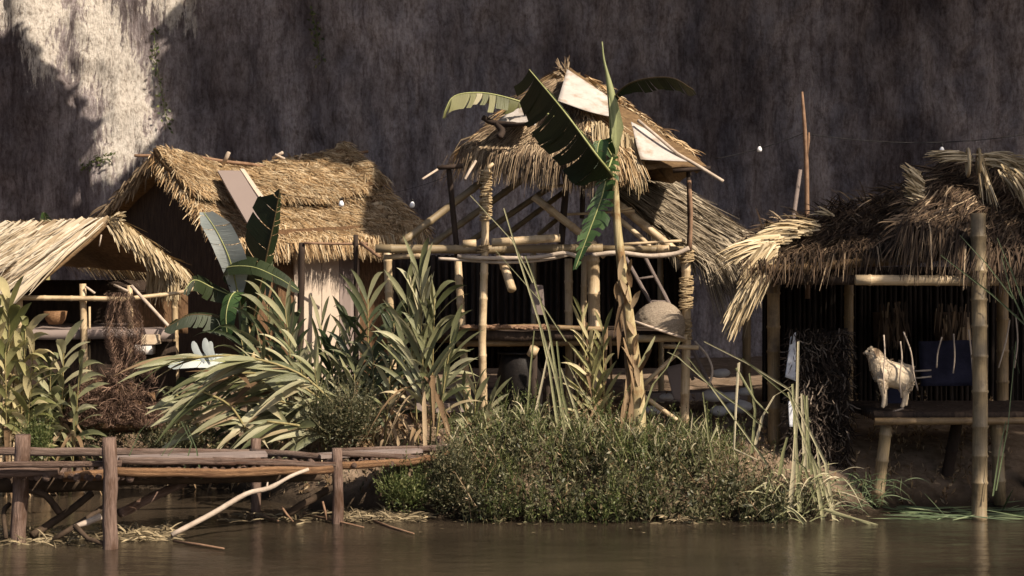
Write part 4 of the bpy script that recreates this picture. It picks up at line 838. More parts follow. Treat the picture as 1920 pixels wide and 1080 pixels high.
for px, py, d, lab in ((1424, 279, 19.2, 'white light bulb hanging between the bamboo house and the tall bare pole'), (640, 381, 18.1, 'white light bulb hanging before the golden thatch roof'), (773, 383, 17.95, 'white light bulb hanging by the shaded end of the golden roof'), (1766, 280, 19.2, 'white light bulb hanging at the tip of the tied straw ridge')):
    q = P(px, py, d); 
    if o0 is None:
        b0 = thing('light_bulb', lab, 'light bulb', q, 'hanging light bulbs'); o0 = b0
        b = MB(); b.tube([q + V((0, 0, z)) for z in (-.036, -.033, -.022, -.005, .012, .024, .03)], [.005, .018, .026, .028, .021, .013, .010], 12); b.build('glass', M['bulb'], b0)
        b = MB(); b.tube([q + V((0, 0, .028)), q + V((0, 0, .055))], [.014, .012], 8); b.build('socket', M['wire'], b0)
    else:
        b = o0.copy(); C.objects.link(b); b.location = q; b['_org'] = tuple(q); b['label'] = lab
        for ch in list(o0.children): c = ch.copy(); C.objects.link(c); c.parent = b
    if px in (640, 773):
        pass

# ------------------------------------------------------------------ banana plants
bp = thing('banana_plant', 'tall banana plant with a new spear leaf in front of the bamboo house', 'banana plant', gp(1197, 17.0))
b = MB(); b.tube(arc([gp(1199, 17.0, -.1), P(1195, 740, 17.0), P(1184, 640, 17.0), P(1170, 530, 17.0), P(1158, 430, 17.0), P(1153, 330, 17.0), P(1150, 250, 17.0)], 3), [.080, .076, .074, .072, .069, .066, .062, .058, .055, .052, .048, .044, .040, .036, .033, .031, .030, .030, .028], 12)
tr = b.build('trunk', M['ptrunk'], bp)
b = MB()
for k in range(26):
    t = R.random(); px, py = lerp(1196, 1165, t), lerp(790, 500, t); p = P(px + R.uniform(-14, 14), py, 16.93); blade(b, p, V((R.uniform(-.4, .4), -.3, R.choice([-1, 1]))), R.uniform(.2, .5), .03, .3, .4)
b.build('dry_sheath', M['dry'], tr)
b = MB(); b.tube(arc([P(1150, 300, 17), P(1150, 210, 17), P(1141, 150, 17), P(1132, 110, 17), P(1129, 78, 17)], 3), [.035, .04, .044, .046, .044, .036, .026, .016, .012, .01, .009, .008, .006], 9); b.ribbon([P(1152, 290, 16.97), P(1158, 240, 16.95), P(1150, 190, 16.96), P(1143, 165, 16.98)], [.03, .06, .04, .01], V((1, 0, .1)), .3); b.build('spear_leaf', leaf_mat('spear', [(0, (.30, .34, .14)), (1, (.42, .44, .22))], .45, .3, .5), bp)
full = [(0, .15), (.12, .75), (.35, 1), (.7, .95), (.9, .7), (1, .25)]; blunt = [(0, .1), (.15, .8), (.4, 1), (.8, 1), (1, .75)]
banana_leaf('leaf', bp, [P(1150, 330, 16.8), P(1118, 290, 16.5), P(1060, 212, 16.55), P(992, 130, 16.85)], [((-.27, .75, -.6), .70, [(0, .08), (.14, .25), (.3, .62), (.6, .85), (.8, .88), (1, .55)]), ((.3, .9, .0), .16, blunt)], M['banana_shaded'], M['midrib'], .014, .06, 54, .15, .08, None, .10)
banana_leaf('leaf', bp, [P(1148, 300, 17.1), P(1080, 240, 17.5), P(1000, 202, 17.7), P(965, 187, 17.7), P(905, 174, 17.65), P(852, 180, 17.6), P(832, 212, 17.55)], [((0, -.25, -1), .20, [(0, 0), (.4, .2), (.5, .8), (.7, 1), (.9, 1), (1, .4)]), ((.1, .9, -.5), .15, [(0, 0), (.4, .2), (.5, 1), (1, .6)])], M['banana_old'], M['midrib'], .012, .09, 30, .35, .25)
banana_leaf('leaf', bp, [P(1150, 250, 17.05), P(1150, 190, 17.0), P(1175, 160, 16.85), P(1215, 147, 16.55), P(1262, 147, 16.25), P(1300, 168, 16.0)], [((.52, .18, -.84), .17, [(0, 0), (.3, .3), (.5, .8), (.85, 1), (1, .3)]), ((.1, .9, .1), .1, blunt)], M['banana_shaded'], M['midrib_dark'], .011, .08, 34, .2, .1, None, .3)
banana_leaf('leaf', bp, [P(1150, 290, 17.0), P(1140, 320, 16.88), P(1128, 370, 16.8), P(1108, 425, 16.75), P(1078, 505, 16.72)], [((-.85, -.1, -.3), .17, [(0, .3), (.3, .9), (.7, 1), (1, .2)]), ((.8, -.35, .25), .17, [(0, .3), (.3, .9), (.7, 1), (1, .1)])], M['banana'], M['midrib'], .011, .1, 40, .32, .3, None, .5)
banana_leaf('leaf', bp, [P(1152, 300, 17.0), P(1128, 262, 16.9), P(1120, 290, 16.85), P(1132, 335, 16.8)], [((-.6, -.2, -.2), .09, full), ((.8, -.2, .1), .10, full)], M['banana'], M['midrib'], .009, .04, 20, .15, .1)
o = MB(); o.tube(arc([gp(1215, 17.3), P(1205, 690, 17.2), P(1235, 640, 17.15), P(1242, 622, 17.1)]), .01, 5)
b = MB(); b.ribbon(arc([P(1196, 690, 16.9), P(1216, 655, 16.85), P(1228, 630, 16.85)]), [.012, .02, .028, .03, .03, .028, .024, .02, .005], V((.8, 0, .5)).normalized(), .2); b.build('sucker_leaf', M['reed'], bp)

bp = thing('banana_plant', 'low banana plant with waxy grey leaf and torn dark leaf before the golden roof', 'banana plant', gp(470, 18.6))
b = MB(); b.tube(arc([gp(478, 18.6, -.1), P(472, 700, 18.6), P(462, 620, 18.6), P(452, 570, 18.6)]), [.07] * 5 + [.055] * 4 + [.03] * 4, 10); b.build('trunk', M['ptrunk'], bp)
banana_leaf('leaf', bp, [P(450, 590, 18.6), P(444, 540, 18.5), P(428, 480, 18.3), P(404, 430, 18.2), P(382, 398, 18.15)], [((-.95, -.1, -.1), .15, [(0, .1), (.2, .5), (.5, .9), (.8, .9), (1, .3)]), ((.95, -.1, -.1), .20, [(0, .1), (.2, .3), (.4, 1), (.8, 1), (1, .5)])], M['banana_back'], M['midrib'], .012, .02, 22, .04, .02)
banana_leaf('leaf', bp, [P(470, 620, 18.6), P(484, 555, 18.45), P(500, 480, 18.35), P(514, 415, 18.3), P(525, 355, 18.25)], [((-.68, .62, .42), .52, [(0, .1), (.15, .45), (.3, .85), (.55, 1), (.8, .72), (.9, .3), (1, .03)]), ((.6, .7, .1), .16, [(0, .1), (.2, .5), (.6, .8), (.9, .3), (1, .03)])], M['banana_shaded'], M['midrib_dark'], .014, .06, 28, .14, .07)
banana_leaf('leaf', bp, [P(452, 575, 18.5), P(445, 548, 18.35), P(432, 558, 18.2), P(424, 590, 18.15), P(426, 630, 18.15)], [((.85, -.3, .0), .13, full), ((-.7, .4, -.1), .10, full)], M['banana'], M['midrib'], .009, .03, 20, .06, .05)
banana_leaf('leaf', bp, [P(440, 540, 18.55), P(420, 505, 18.4), P(470, 500, 18.2), P(520, 520, 18.1), P(560, 545, 18.05)], [((.1, -.5, -.8), .11, full), ((-.1, .5, .7), .13, full)], M['banana_shaded'], M['midrib'], .009, .05, 20, .15, .1)
banana_leaf('leaf', bp, [P(450, 560, 18.6), P(400, 540, 18.5), P(365, 525, 18.3), P(345, 545, 18.2)], [((.0, -.4, -.9), .16, full), ((0, .7, .3), .14, full)], M['banana_shaded'], M['midrib'], .009, .06, 20, .2, .1)
banana_leaf('leaf', bp, [P(465, 640, 18.5), P(420, 600, 18.4), P(360, 590, 18.3), P(310, 615, 18.2)], [((.0, -.5, -.9), .18, full), ((0, .8, .2), .16, full)], M['banana_shaded'], M['midrib_dark'], .009, .06, 20, .2, .1)
banana_leaf('leaf', bp, [P(470, 680, 18.3), P(420, 678, 18.0), P(370, 676, 17.8), P(318, 684, 17.7)], [((-.1, -.75, -.5), .13, full), ((.1, .6, .6), .10, full)], M['banana_back'], M['midrib'], .009, .03, 20, .06, .05)
b = MB()
for a, c in (((362, 640), (384, 680)), ((384, 634), (398, 676)), ((394, 640), (402, 672))): b.ribbon(arc([P(*a, 17.9), P((a[0] + c[0]) / 2 - 4, (a[1] + c[1]) / 2, 17.85), P(*c, 17.8)]), [.012, .03, .036, .038, .038, .036, .03, .02, .01], V((1, -.2, .25)).normalized(), .15)
b.build('folded_leaf', M['banana_back'], bp)
o = thing('banana_plant', 'single small banana leaf showing behind the pale palm roof', 'banana plant', V((gx(88, 22.2), 22.2, .7)))
b = MB(); b.tube([V((gx(88, 22.2), 22.2, .6)), P(90, 440, 22.2)], .03, 7); b.build('stem', M['stalk'], o)
banana_leaf('leaf', o, [P(92, 450, 22.2), P(90, 425, 22.1), P(82, 398, 22.0)], [((-.9, -.3, -.3), .13, [(0, .5), (.5, 1), (1, .2)]), ((.9, -.2, -.3), .17, [(0, .5), (.5, 1), (1, .2)])], M['banana'], M['midrib'], .008, .02, 16, .04, .02)

# ------------------------------------------------------------------ strap-leaved plants
def canes(label, m, specs, base=None, grp='strap leaved plants on the bank', name='ginger_plant', cat='plant'):
    b0 = base or gp(specs[0][0][0], specs[0][0][2]); t = thing(name, label, cat, b0, grp); lv, sm, dl = MB(), MB(), MB()
    for (bx, by, bd), (tx, ty, td), nl, L, w, kw in specs:
        a = gp(bx, bd, -.03) if by is None else P(bx, by, bd); ginger(lv, sm, a, P(tx, ty, td), nl, L, w, **kw)
        for _ in range(5): blade(dl, a.lerp(P(tx, ty, td), R.uniform(.1, .6)), V((R.uniform(-1, 1), R.uniform(-.8, .2), R.uniform(-.3, .6))), L * R.uniform(.4, .8), w * .8, R.uniform(.8, 1.8), .4)
    lv.build('leaves', M[m], t); sm.build('stalks', M['stalk'], t); dl.build('dead_leaves', M['dry'], t); return t
canes('tall pale green strap leaved plant standing before the bamboo house beam', 'strap',
      [((797, None, 17.0), (788, 520, 16.9), 22, 0.81, 0.027, dict(spread=.55, droop=.35, start=.3)), ((806, None, 17.05), (815, 560, 16.9), 22, 0.75, 0.028, dict(spread=.75, droop=.45, start=.25, bias=V((.25, 0, 0)))), ((786, None, 17.1), (765, 560, 16.95), 18, 0.72, 0.026, dict(spread=.7, droop=.4, start=.3, bias=V((-.15, 0, 0)))), ((812, None, 16.95), (845, 640, 16.85), 15, 0.65, 0.027, dict(spread=.6, droop=.4, start=.2, bias=V((.4, 0, .1))))])
canes('dark strap leaved plant beside the shaded end of the golden roof', 'strap_dark',
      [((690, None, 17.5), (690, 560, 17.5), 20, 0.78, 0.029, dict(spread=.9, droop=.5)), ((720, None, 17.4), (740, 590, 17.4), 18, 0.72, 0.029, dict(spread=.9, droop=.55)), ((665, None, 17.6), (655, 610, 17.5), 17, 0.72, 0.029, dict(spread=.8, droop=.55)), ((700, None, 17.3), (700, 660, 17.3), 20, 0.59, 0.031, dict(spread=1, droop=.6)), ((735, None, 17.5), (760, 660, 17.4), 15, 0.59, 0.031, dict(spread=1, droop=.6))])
canes('strap leaved plant growing up against the pale board wall', 'strap',
      [((600, None, 17.9), (603, 610, 17.8), 10, .75, .026, dict(spread=.5, droop=.3)), ((560, None, 18.0), (535, 580, 17.9), 15, .78, .027, dict(spread=.8, droop=.4, bias=V((-.2, 0, 0)))), ((585, None, 17.8), (560, 660, 17.7), 13, .62, .027, dict(spread=.8, droop=.5)), ((640, None, 17.7), (650, 660, 17.6), 9, .6, .024, dict(spread=.6, droop=.4))])
canes('dark leafy clump of strap leaves under the torn dark banana leaf', 'strap_dark',
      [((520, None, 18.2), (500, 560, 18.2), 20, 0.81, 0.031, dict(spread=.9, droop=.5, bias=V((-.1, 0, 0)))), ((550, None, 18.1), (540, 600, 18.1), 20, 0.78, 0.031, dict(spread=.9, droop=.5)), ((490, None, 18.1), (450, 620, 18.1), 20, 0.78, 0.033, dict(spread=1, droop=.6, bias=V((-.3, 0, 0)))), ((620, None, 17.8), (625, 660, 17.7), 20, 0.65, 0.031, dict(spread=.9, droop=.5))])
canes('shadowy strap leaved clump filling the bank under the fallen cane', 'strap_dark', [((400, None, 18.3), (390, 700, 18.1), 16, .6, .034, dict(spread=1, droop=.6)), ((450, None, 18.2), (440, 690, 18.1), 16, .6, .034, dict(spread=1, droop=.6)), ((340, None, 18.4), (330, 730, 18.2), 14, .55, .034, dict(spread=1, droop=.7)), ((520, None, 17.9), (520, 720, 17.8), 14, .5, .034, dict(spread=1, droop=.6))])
canes('pale strap leaved clump between the fallen cane and the dark clump', 'strap', [((610, None, 17.5), (590, 690, 17.35), 14, .6, .028, dict(spread=.8, droop=.4, bias=V((-.2, 0, 0)))), ((660, None, 17.4), (665, 700, 17.3), 13, .55, .027, dict(spread=.7, droop=.4)), ((520, None, 17.7), (490, 660, 17.5), 14, .62, .028, dict(spread=.8, droop=.4, bias=V((-.3, 0, 0)))), ((720, None, 17.2), (735, 680, 17.1), 11, .5, .025, dict(spread=.7, droop=.4))])
# long fallen cane whose leaves hang to one side
t = thing('fallen_cane_plant', 'fallen leafy cane with pale drooping leaves above the jetty', 'plant', gp(600, 17.5), 'strap leaved plants on the bank'); lv, dl, sm = MB(), MB(), MB()
for pts, nlf, L in (([(640, 770), (560, 700), (450, 668), (350, 672)], 26, .62), ([(655, 800), (575, 730), (480, 700), (395, 708)], 26, .58), ([(640, 812), (590, 775), (510, 750), (430, 760)], 24, .52), ([(620, 822), (570, 800), (500, 790)], 16, .46), ([(560, 800), (500, 720), (420, 690)], 18, .55), ([(470, 820), (430, 760), (370, 730)], 16, .5), ([(380, 830), (360, 770), (330, 740)], 12, .42)):
    dd_ = R.uniform(17.0, 17.6); c = arc([P(x, y, dd_ - .1 * i) for i, (x, y) in enumerate(pts)], 5); sm.tube(c, [.012] * len(c), 6)
    for i in range(nlf):
        t_ = R.uniform(.1, 1); k_ = min(int(t_ * (len(c) - 1)), len(c) - 2); p = c[k_].lerp(c[k_ + 1], R.random()); d_ = V((R.choice([-1, -1, -1, -1, -1, .5]), R.uniform(-.7, .3), R.uniform(-.35, .28)))
        blade(dl if R.random() < .10 else lv, p, d_, L * R.uniform(.6, 1.3), .038 * R.uniform(.7, 1.25), R.uniform(.12, .62), .3)
lv.build('leaves', M['strap'], t); dl.build('dry_leaves', M['dry'], t); sm.build('stalks', M['stalk'], t)
t = canes('yellow leaved corn like plant with dry straw stems beside the jetty post', 'strap_yellow',
      [((8, None, 17.9), (18, 570, 17.6), 27, 0.75, 0.046, dict(spread=.75, droop=.5, start=.2)), ((-10, None, 17.9), (-20, 600, 17.6), 23, 0.78, 0.046, dict(spread=.8, droop=.5)), ((30, None, 17.85), (48, 620, 17.5), 23, 0.68, 0.044, dict(spread=.85, droop=.6, bias=V((.25, 0, 0)))), ((15, None, 17.8), (10, 660, 17.5), 20, 0.59, 0.04, dict(spread=.8, droop=.7)), ((40, None, 17.8), (62, 660, 17.5), 17, 0.59, 0.04, dict(spread=.9, droop=.6, bias=V((.3, 0, 0))))])
b = MB()
for k in range(70):
    px = R.uniform(-12, 44); b.tube(arc([gp(px, 17.8), P(px + R.uniform(-8, 8), R.uniform(760, 800), 17.7), P(px * .7 + R.uniform(-5, 5) + 5, R.uniform(680, 740), 17.6)], 2), R.uniform(.006, .014), 5)
b.build('dry_stems', M['straw_pale'], t)
canes('bushy green strap leaved plant between the yellow plant and the brown net', 'strap',
      [((110, None, 18.0), (120, 650, 17.6), 20, 0.60, 0.037, dict(spread=.9, droop=.5, bias=V((.3, 0, 0)))), ((90, None, 17.9), (95, 680, 17.6), 20, 0.55, 0.037, dict(spread=1, droop=.6)), ((130, None, 17.9), (150, 680, 17.5), 17, 0.57, 0.031, dict(spread=.8, droop=.55, bias=V((.5, 0, 0))))])
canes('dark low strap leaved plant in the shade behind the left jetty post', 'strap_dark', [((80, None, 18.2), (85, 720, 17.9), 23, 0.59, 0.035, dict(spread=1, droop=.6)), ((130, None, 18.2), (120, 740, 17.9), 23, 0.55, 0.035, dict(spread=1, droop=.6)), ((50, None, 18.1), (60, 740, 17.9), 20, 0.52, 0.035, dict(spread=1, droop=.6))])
canes('small young strap leaved plant at the foot of the front stilt', 'strap', [((888, None, 17.0), (892, 720, 16.9), 11, 0.44, 0.025, dict(spread=.7, droop=.3)), ((895, None, 17.0), (925, 740, 16.85), 11, 0.42, 0.025, dict(spread=.6, droop=.3, bias=V((.35, 0, .1)))), ((885, None, 17.0), (868, 730, 16.9), 8, 0.34, 0.023, dict(spread=.6, droop=.3))])
canes('half dry strap leaved plant beside the banana trunk', 'strap_yellow', [((1120, None, 17.1), (1105, 640, 16.95), 17, 0.55, 0.021, dict(spread=.8, droop=.35, bias=V((-.2, 0, .2)))), ((1110, None, 17.1), (1090, 590, 17.0), 13, 0.47, 0.019, dict(spread=.7, droop=.3)), ((1135, None, 17.1), (1130, 620, 17.0), 13, 0.47, 0.019, dict(spread=.6, droop=.4))])
t = thing('dry_plant', 'tangle of dead brown leaves and stems at the foot of the banana trunk', 'plant', gp(1125, 17.15)); b = MB()
for k in range(230):
    px = R.gauss(1125, 38); p = gp(px, 17.1 + R.uniform(-.1, .15), R.uniform(0, .5 - abs(px - 1125) * .004)); blade(b, p, V((R.uniform(-1, 1), R.uniform(-.6, .3), R.uniform(-.4, 1.2))), R.uniform(.12, .34), R.uniform(.006, .016), R.uniform(.2, .9), .3)
for k in range(14): px = R.uniform(1080, 1170); b.tube([gp(px, 17.15), P(px + R.uniform(-12, 12), R.uniform(600, 720), 17.1)], .012, 6)
b.build('leaves', M['dry'], t)

# ------------------------------------------------------------------ undergrowth, bushes
def bushmass(fn, n, mleaf, name, label, cat, kind=None, l=(.03, .065), nst=200, mst='bush', wr=.4):
    o = MB(); leaf_cards(o, fn, int(n * .3), l, wr); sprigs(o, lambda: (lambda q: (q[0] - q[1] * .08, q[1] * .55 + V((0, 0, .75))))(fn()), int(n * .065), (.16, .38), l)
    return one(o, name, mleaf, label, cat, None, kind, False)
def under():
    while True:
        px = R.uniform(840, 1470); t = R.random() ** 1.35
        hump = .5 + .5 * noise.noise(V((px * .018, t * 2.2, 2))) + .35 * noise.noise(V((px * .05, t * 5, 7)))
        if hump < .2 + R.random() * .55 * min(1, .5 + t * 1.6): continue
        top = pl(px, [(840, 830), (865, 795), (920, 775), (980, 768), (1060, 790), (1130, 782), (1200, 805), (1260, 812), (1320, 832), (1400, 865), (1470, 910)])
        top += 26 * noise.noise(V((px * .022, 3, 1))) + 14 * noise.noise(V((px * .07, 8, 1))) + 8
        if px < 870 and t < .2: continue
        d = lerp(15.9, 17.15, t ** 1.2); yb = 972 + 8 * noise.noise(V((px * .03, 0, 0))); y = lerp(yb, top, t ** .8)
        p = P(px, y, d) + V((0, 0, -abs(R.gauss(0, .06)) + .05 * hump)) + V((0, -.42 * max(0, hump - .3) + R.uniform(-.02, .2), 0)); return p, V((0, -.7, .6))
bushmass(under, 15000, 'bush', 'undergrowth', 'dense olive green weeds covering the bank above the water', 'weeds', 'stuff', (.03, .085), 2200)
o = MB()
def dead():
    p, n = under(); return p + V((0, -.05, 0)), V((R.uniform(-.8, .8), -.3, .8))
sprigs(o, dead, 150, (.2, .5), (.02, .06), 6, .3)
one(o, 'dead_sprigs', 'dry', 'dead brown sprigs poking out of the olive weeds', 'weeds', None, 'stuff', False)
o = MB()
def tall():
    px = R.uniform(842, 1420); top = pl(px, [(840, 850), (880, 815), (980, 790), (1060, 805), (1200, 815), (1320, 825), (1420, 860)]); d = R.uniform(16.3, 17.2); q = P(px, top + R.uniform(8 if px > 1150 else -4, 95), d); return q, V((R.uniform(-.25, .25), -.15, 1))
sprigs(o, tall, 460, (.22, .5), (.02, .045), 26, .28)
one(o, 'tall_weeds', 'bush_green', 'upright feathery weeds standing along the top of the bank', 'weeds', None, 'stuff', False)
def und2():
    while True:
        p, n = under()
        if noise.noise(p * 2.1) > .05: return p + V((0, -.06, .02)), n
bushmass(und2, 4500, 'bush_green', 'weed_sprays', 'lighter green sprays growing out of the olive weeds', 'weeds', 'stuff', (.02, .05), 900)
o = MB()
for k in range(1500):
    px = R.uniform(850, 1400); top = pl(px, [(850, 800), (980, 768), (1060, 790), (1200, 800), (1320, 812), (1400, 845)]); p = P(px, R.uniform(top - 4, top + 130), 16.9 - R.random() * .6); blade(o, p, V((R.uniform(-.6, .6), R.uniform(-.5, .1), 1)), R.uniform(.08, .26), R.uniform(.003, .006), R.uniform(.1, .7), .2, 4)
one(o, 'grass_blades', 'reed', 'thin pale grass blades scattered through the weeds', 'grass', None, 'stuff')
def backfill():
    px = R.uniform(-60, 1460); x = gx(px, 17.4); d = shore(x) + R.uniform(.15, 1.7); x = gx(px, d); return V((x, d, gz(x, d) + abs(R.gauss(0, .035)))), V((0, -.3, 1))
bushmass(backfill, 9000, 'bush', 'ground_weeds', 'small weeds and leaf litter scattered over the bank', 'weeds', 'stuff', (.02, .05), 500)
def litter():
    px = R.uniform(-60, 1900); d = shore(gx(px, 17.4)) + R.uniform(.0, 2.4); x = gx(px, d); return V((x, d, gz(x, d) + .01)), V((0, 0, 1))
bushmass(litter, 5000, 'dry', 'leaf_litter', 'dry fallen leaves scattered on the brown bank', 'litter', 'stuff', (.03, .09), 300, wr=.3)
def ball(cx, cy, d, rx, ry, rz=.25):
    def fn():
        while True:
            v = rv(1)
            if .35 < v.length < 1 and noise.noise(V((v.x * 3 + cx, v.z * 3, v.y * 3))) > -.25: break
        q = P(cx + v.x * rx, cy - v.z * ry, d + v.y * rz); return q, (v + V((0, 0, .4))).normalized()
    return fn
for cx, cy, d, rx, ry, n, m_, lab in ((640, 792, 17.0, 75, 50, 5200, 'bush', 'rounded olive bush behind the far jetty post'), (760, 925, 16.15, 55, 38, 2600, 'bush_green', 'small bright green bush under the end of the jetty'), (845, 905, 16.1, 45, 70, 3200, 'bush', 'dark trailing bush hanging over the end of the jetty'),
                                      (150, 815, 18.2, 95, 48, 4600, 'bush', 'dark low bush behind the two left jetty posts'), (70, 835, 17.5, 30, 35, 1600, 'bush_green', 'small grey green bush beside the left jetty post'), (330, 830, 18.0, 80, 30, 2400, 'bush', 'low shadowed bush under the fallen cane'), (1490, 945, 16.2, 80, 36, 2000, 'bush', 'ragged low bush around the reed clump at the water')):
    bushmass(ball(cx, cy, d, rx, ry), n, m_, 'bush', lab, 'bush', None, (.022, .05), 260)

# ------------------------------------------------------------------ reeds
def reeds(label, m, lines, d, w=.012, name='reed_clump', group='reed clumps', flat=True):
    o = MB()
    for ln in lines:
        pts = [P(q[0], q[1], d + (q[2] if len(q) > 2 else 0)) for q in ln]; wv = w * R.uniform(.7, 1.2)
        n = len(pts); o.ribbon(pts, [wv * lerp(1, .45, i / (n - 1)) for i in range(n)], V((.9, -.15, .35)).normalized() if abs((pts[-1] - pts[0]).x) < abs((pts[-1] - pts[0]).z) else V((.2, -.3, .95)).normalized(), .5)
    return one(o, name, m, label, 'reeds', group)
reeds('bent olive reeds arching from the bamboo house to the shaded shelter', 'reed', [[(1440, 872), (1388, 800), (1330, 720), (1270, 668), (1252, 660)], [(1430, 800), (1398, 770), (1330, 722), (1288, 668)], [(1520, 790), (1480, 730), (1400, 680), (1320, 640)], [(1500, 762), (1450, 720), (1392, 672)], [(1385, 680), (1380, 760), (1376, 842), (1420, 862)], [(1416, 834), (1430, 780), (1452, 742), (1488, 722)], [(1410, 850), (1416, 770), (1405, 700)], [(1345, 800), (1330, 830), (1322, 760)], [(1338, 862), (1326, 800), (1318, 735)], [(1200, 790), (1225, 720), (1250, 690), (1275, 640)], [(1380, 690), (1415, 750), (1440, 775)]], 16.25, .016)
reeds('thick clump of cut yellow green reeds standing at the water edge', 'reed', [[(1545, 985), (1528, 880), (1500, 800), (1478, 735)], [(1566, 985), (1548, 868), (1520, 812), (1486, 745)], [(1510, 880), (1506, 800), (1503, 738)], [(1516, 880), (1514, 800), (1513, 742)], [(1522, 890), (1514, 800), (1507, 740)], [(1500, 960), (1494, 860), (1486, 720)], [(1480, 960), (1488, 880), (1494, 780), (1497, 640)], [(1530, 940), (1510, 880), (1490, 860)], [(1470, 985), (1455, 940), (1440, 890)], [(1420, 990), (1436, 930), (1448, 880)], [(1462, 890), (1468, 850), (1476, 820)], [(1545, 930), (1535, 880), (1520, 850)], [(1560, 950), (1540, 900), (1532, 840)], [(1492, 930), (1500, 890), (1508, 850)]], 16.0, .021)
reeds('long green reeds leaning across the black drum under the bamboo house', 'reed', [[(1062, 800), (1040, 700), (1010, 600), (975, 490), (945, 390)], [(1058, 810), (1046, 720), (1030, 620), (1000, 520), (985, 480)], [(1046, 800), (1030, 690), (1010, 600)], [(1070, 800), (1055, 740), (1044, 640)], [(1005, 770), (1020, 700), (1032, 640)], [(990, 770), (995, 690), (1002, 620)], [(1090, 800), (1070, 740), (1052, 690)]], 16.7, .016)
reeds('thin stiff reeds crossing the front of the bamboo house beam', 'reed', [[(1000, 530), (960, 450), (882, 366)], [(1062, 640), (1010, 560), (930, 470)], [(1120, 780), (1085, 720), (1064, 680)]], 16.9, .008)
reeds('stiff grey green sedges leaning across the stout waterline post', 'reed_green', [[(1940, 625), (1860, 552), (1764, 478)], [(1935, 600), (1905, 530), (1870, 446)], [(1925, 610), (1895, 545), (1878, 480)], [(1900, 560), (1850, 495), (1800, 441)], [(1945, 640), (1915, 560), (1895, 500)], [(1868, 920), (1890, 800), (1905, 640)], [(1862, 930), (1875, 840), (1886, 790)], [(1912, 700), (1898, 650), (1880, 700)]], 15.9, .009)
reeds('pale stick like reeds fallen into the water by the reed clump', 'reed', [[(1545, 955), (1600, 972), (1658, 988)], [(1560, 962), (1610, 975), (1650, 992)], [(1510, 985), (1490, 960), (1470, 950)]], 15.75, .018)
reeds('thin grass stalks sprouting through the jetty logs', 'reed_green', [[(345, 880), (360, 830), (340, 790)], [(378, 898), (368, 840), (350, 796)], [(300, 860), (330, 810), (346, 795)], [(310, 862), (340, 820), (360, 800)], [(240, 860), (262, 810), (280, 790)]], 15.2, .008)
o = MB()
for k in range(120):
    px = R.uniform(1425, 1580); py = R.uniform(880, 975); p = P(px, py, 16.0 + R.uniform(-.12, .2)); blade(o, p, V((R.uniform(-1, 1), R.uniform(-.6, .2), R.uniform(-.2, 1))), R.uniform(.12, .36), R.uniform(.004, .008), R.uniform(.3, 1), .3)
one(o, 'grass_tuft', 'reed', 'matted pale grass around the foot of the cut reeds', 'grass')
o = MB()
for k in range(90):
    px = R.gauss(1620, 26); p = P(px, R.uniform(900, 960), 16.3); blade(o, p, V((R.uniform(-1, 1), -.2, R.uniform(.2, 1))), R.uniform(.15, .4), .005, R.uniform(.4, 1), .3)
one(o, 'grass_tuft', 'reed_green', 'sparse green grass beside the leaning platform leg', 'grass')
o = MB()
for k in range(150):
    px = R.uniform(1690, 1960); py = R.uniform(938, 978); d = H * F / (py - HZ); p = V((gx(px, d), d, .012)); blade(o, p, V((R.uniform(-1, 1), R.uniform(-.15, .15), .03)), R.uniform(.2, .6), R.uniform(.004, .009), .02, .15)
one(o, 'floating_grass', 'reed_green', 'green grass blades floating around the stout waterline post', 'grass', None, 'stuff')
def mats(label, boxes, m='straw_pale'):
    o = MB()
    for x0, x1, y0, y1, n in boxes:
        for k in range(n):
            px, py = R.uniform(x0, x1), R.uniform(y0, y1); d = H * F / (py - HZ); p = V((gx(px, d), d, R.uniform(-.01, .045))); blade(o, p, V((R.uniform(-1, 1), R.uniform(-.6, .6), R.uniform(0, .4))), R.uniform(.06, .2), R.uniform(.004, .009), .3, .2, 4)
    one(o, 'floating_straw', m, label, 'straw', None, 'stuff')
M['scum'] = strand_mat('soaked_straw', [(0, (.07, .05, .025)), (.6, (.22, .17, .10)), (1, (.45, .36, .22))])
mats('mats of soaked straw and scum floating along the waterline', [(225, 325, 996, 1016, 420), (645, 800, 962, 980, 620), (-10, 190, 1000, 1024, 260), (420, 620, 968, 982, 80), (1240, 1330, 968, 982, 120)], 'scum')
for pts, lab in (([(470, 966), (522, 980)], 'short brown stick floating under the jetty middle'), ([(568, 966), (682, 992)], 'long brown stick floating against the far jetty post'), ([(690, 975), (776, 1004)], 'brown stick floating out from the soaked straw'), ([(325, 1018), (420, 1032)], 'faint brown stick floating near the leaning branch foot'), ([(528, 950), (550, 978)], 'short brown snag sticking out of the water under the jetty'), ([(605, 940), (612, 975)], 'thin curved snag beside the far jetty post')):
    o = MB(); q = []
    for i, (x, y) in enumerate(pts): d = H * F / (max(y, 960) - HZ) if lab[:5] != 'short' and 'snag' not in lab else 15.7; q.append(V((gx(x, d), d, .015)) if 'snag' not in lab and 'under' not in lab else (P(x, y, 15.75) if 'snag' in lab else V((gx(x, H * F / (y - HZ)), H * F / (y - HZ), .015))))
    o.tube([q[0], q[0].lerp(q[1], .5) + rv(.01), q[1]], [.010, .012, .007], 6); one(o, 'floating_stick', 'branch_brown', lab, 'stick', 'sticks at the waterline')
o = MB()
for k in range(170):
    x = R.uniform(-5, 5); d = shore(x) - abs(R.gauss(0, .35)) - .05
    if d > 17 or d < 13.2: continue
    p = V((x, d, .006)); a = V((R.uniform(-1, 1), R.uniform(-1, 1), .05)).normalized(); s_ = V((-a.y, a.x, 0)) * R.uniform(.004, .015); L = R.uniform(.02, .09); o.add([p, p + a * L * .5 + s_, p + a * L, p + a * L * .5 - s_], [(0, 1, 2, 3)])
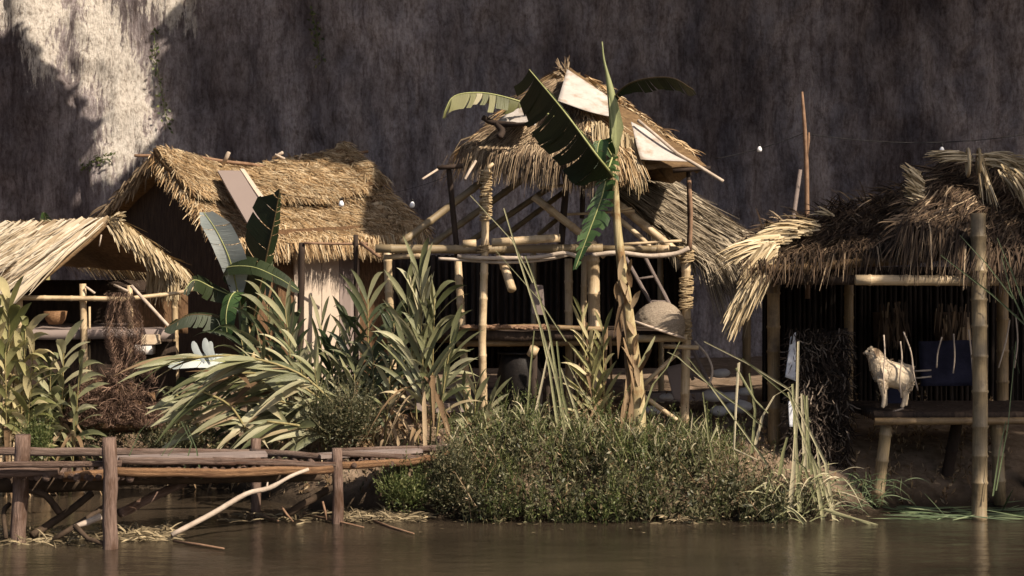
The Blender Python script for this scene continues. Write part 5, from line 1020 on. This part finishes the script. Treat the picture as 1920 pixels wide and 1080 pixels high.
one(o, 'water_litter', 'scum', 'scattered dead leaf bits floating on the muddy water', 'litter', None, 'stuff', False)
# climbing vines on the cliff
for pts, lab in (([(272, 50), (278, 110), (292, 180), (305, 235)], 'thin vine with tiny pale leaves hanging beside the sunlit rock'), ([(580, 15), (590, 60), (596, 110)], 'thin leafy vine hanging high on the dark cliff'), ([(150, 315), (180, 300), (205, 298)], 'small yellowish sprig growing from the foot of the sunlit rock')):
    o = MB(); c = arc([P(x, y, 25.2) for x, y in pts], 6); c = [V((p.x, cliff_y(p.x, p.z) - .06, p.z)) for p in c]; o.tube(c, .006, 5)
    for p in c:
        for _ in range(4): a = rv().normalized(); q = p + rv(.07); s = a.cross(rv()).normalized() * .02; o.add([q, q + a * .03 + s, q + a * .07, q + a * .03 - s], [(0, 1, 2, 3)])
    one(o, 'cliff_vine', 'bush_green', lab, 'vine', 'vines on the cliff', None, False)
# made-up tree outside the frame, added to shade the waterside shelter
t = thing('added_shade_tree', 'unseen tree added so its crown shades the shelter at the waterline', 'tree', (15.2, 9.5, -.2))
b = MB(); b.tube(arc([V((15.2, 9.5, -.6)), V((15, 9.7, 4)), V((14.0, 10, 8)), V((12.5, 10.2, 11))]), [.4] * 4 + [.3] * 4 + [.2] * 5, 10); b.build('trunk', M['branch_brown'], t)
CR = [(10.3, 10.05), (10.75, 9.6), (11.5, 9.05), (12.6, 8.5), (16, 6.8), (18, 9), (17, 13.6), (11, 13.2), (10.0, 12), (9.95, 11)]; GAP = [(10.65, 10.25, .40), (11.15, 10.42, .52), (11.62, 9.2, .66), (12.9, 10.3, .2)]; b = MB(); n = 0  # outline and gaps shaped so sun reaches the dog and straw tufts
while n < 9000:
    x, y = R.uniform(10, 18), R.uniform(6, 14)
    if not inpoly(x + R.gauss(0, .12), y + R.gauss(0, .12), CR): continue
    if any(math.hypot(x - g[0], y - g[1]) < g[2] + R.gauss(0, .03) for g in GAP): continue
    n += 1; p = V((x, y, 11.2 + R.uniform(-.35, .35))); a = rv().normalized(); a.z *= .4; a.normalize(); s = a.cross(V((R.uniform(-.6, .6), R.uniform(-.6, .6), 1))).normalized(); L = R.uniform(.18, .36); b.add([p, p + a * L * .5 + s * L * .28, p + a * L, p + a * L * .5 - s * L * .28], [(0, 1, 2, 3)])
b.build('crown', M['bush'], t, False)
for o in bpy.data.objects:
    if '_org' in o: del o['_org']
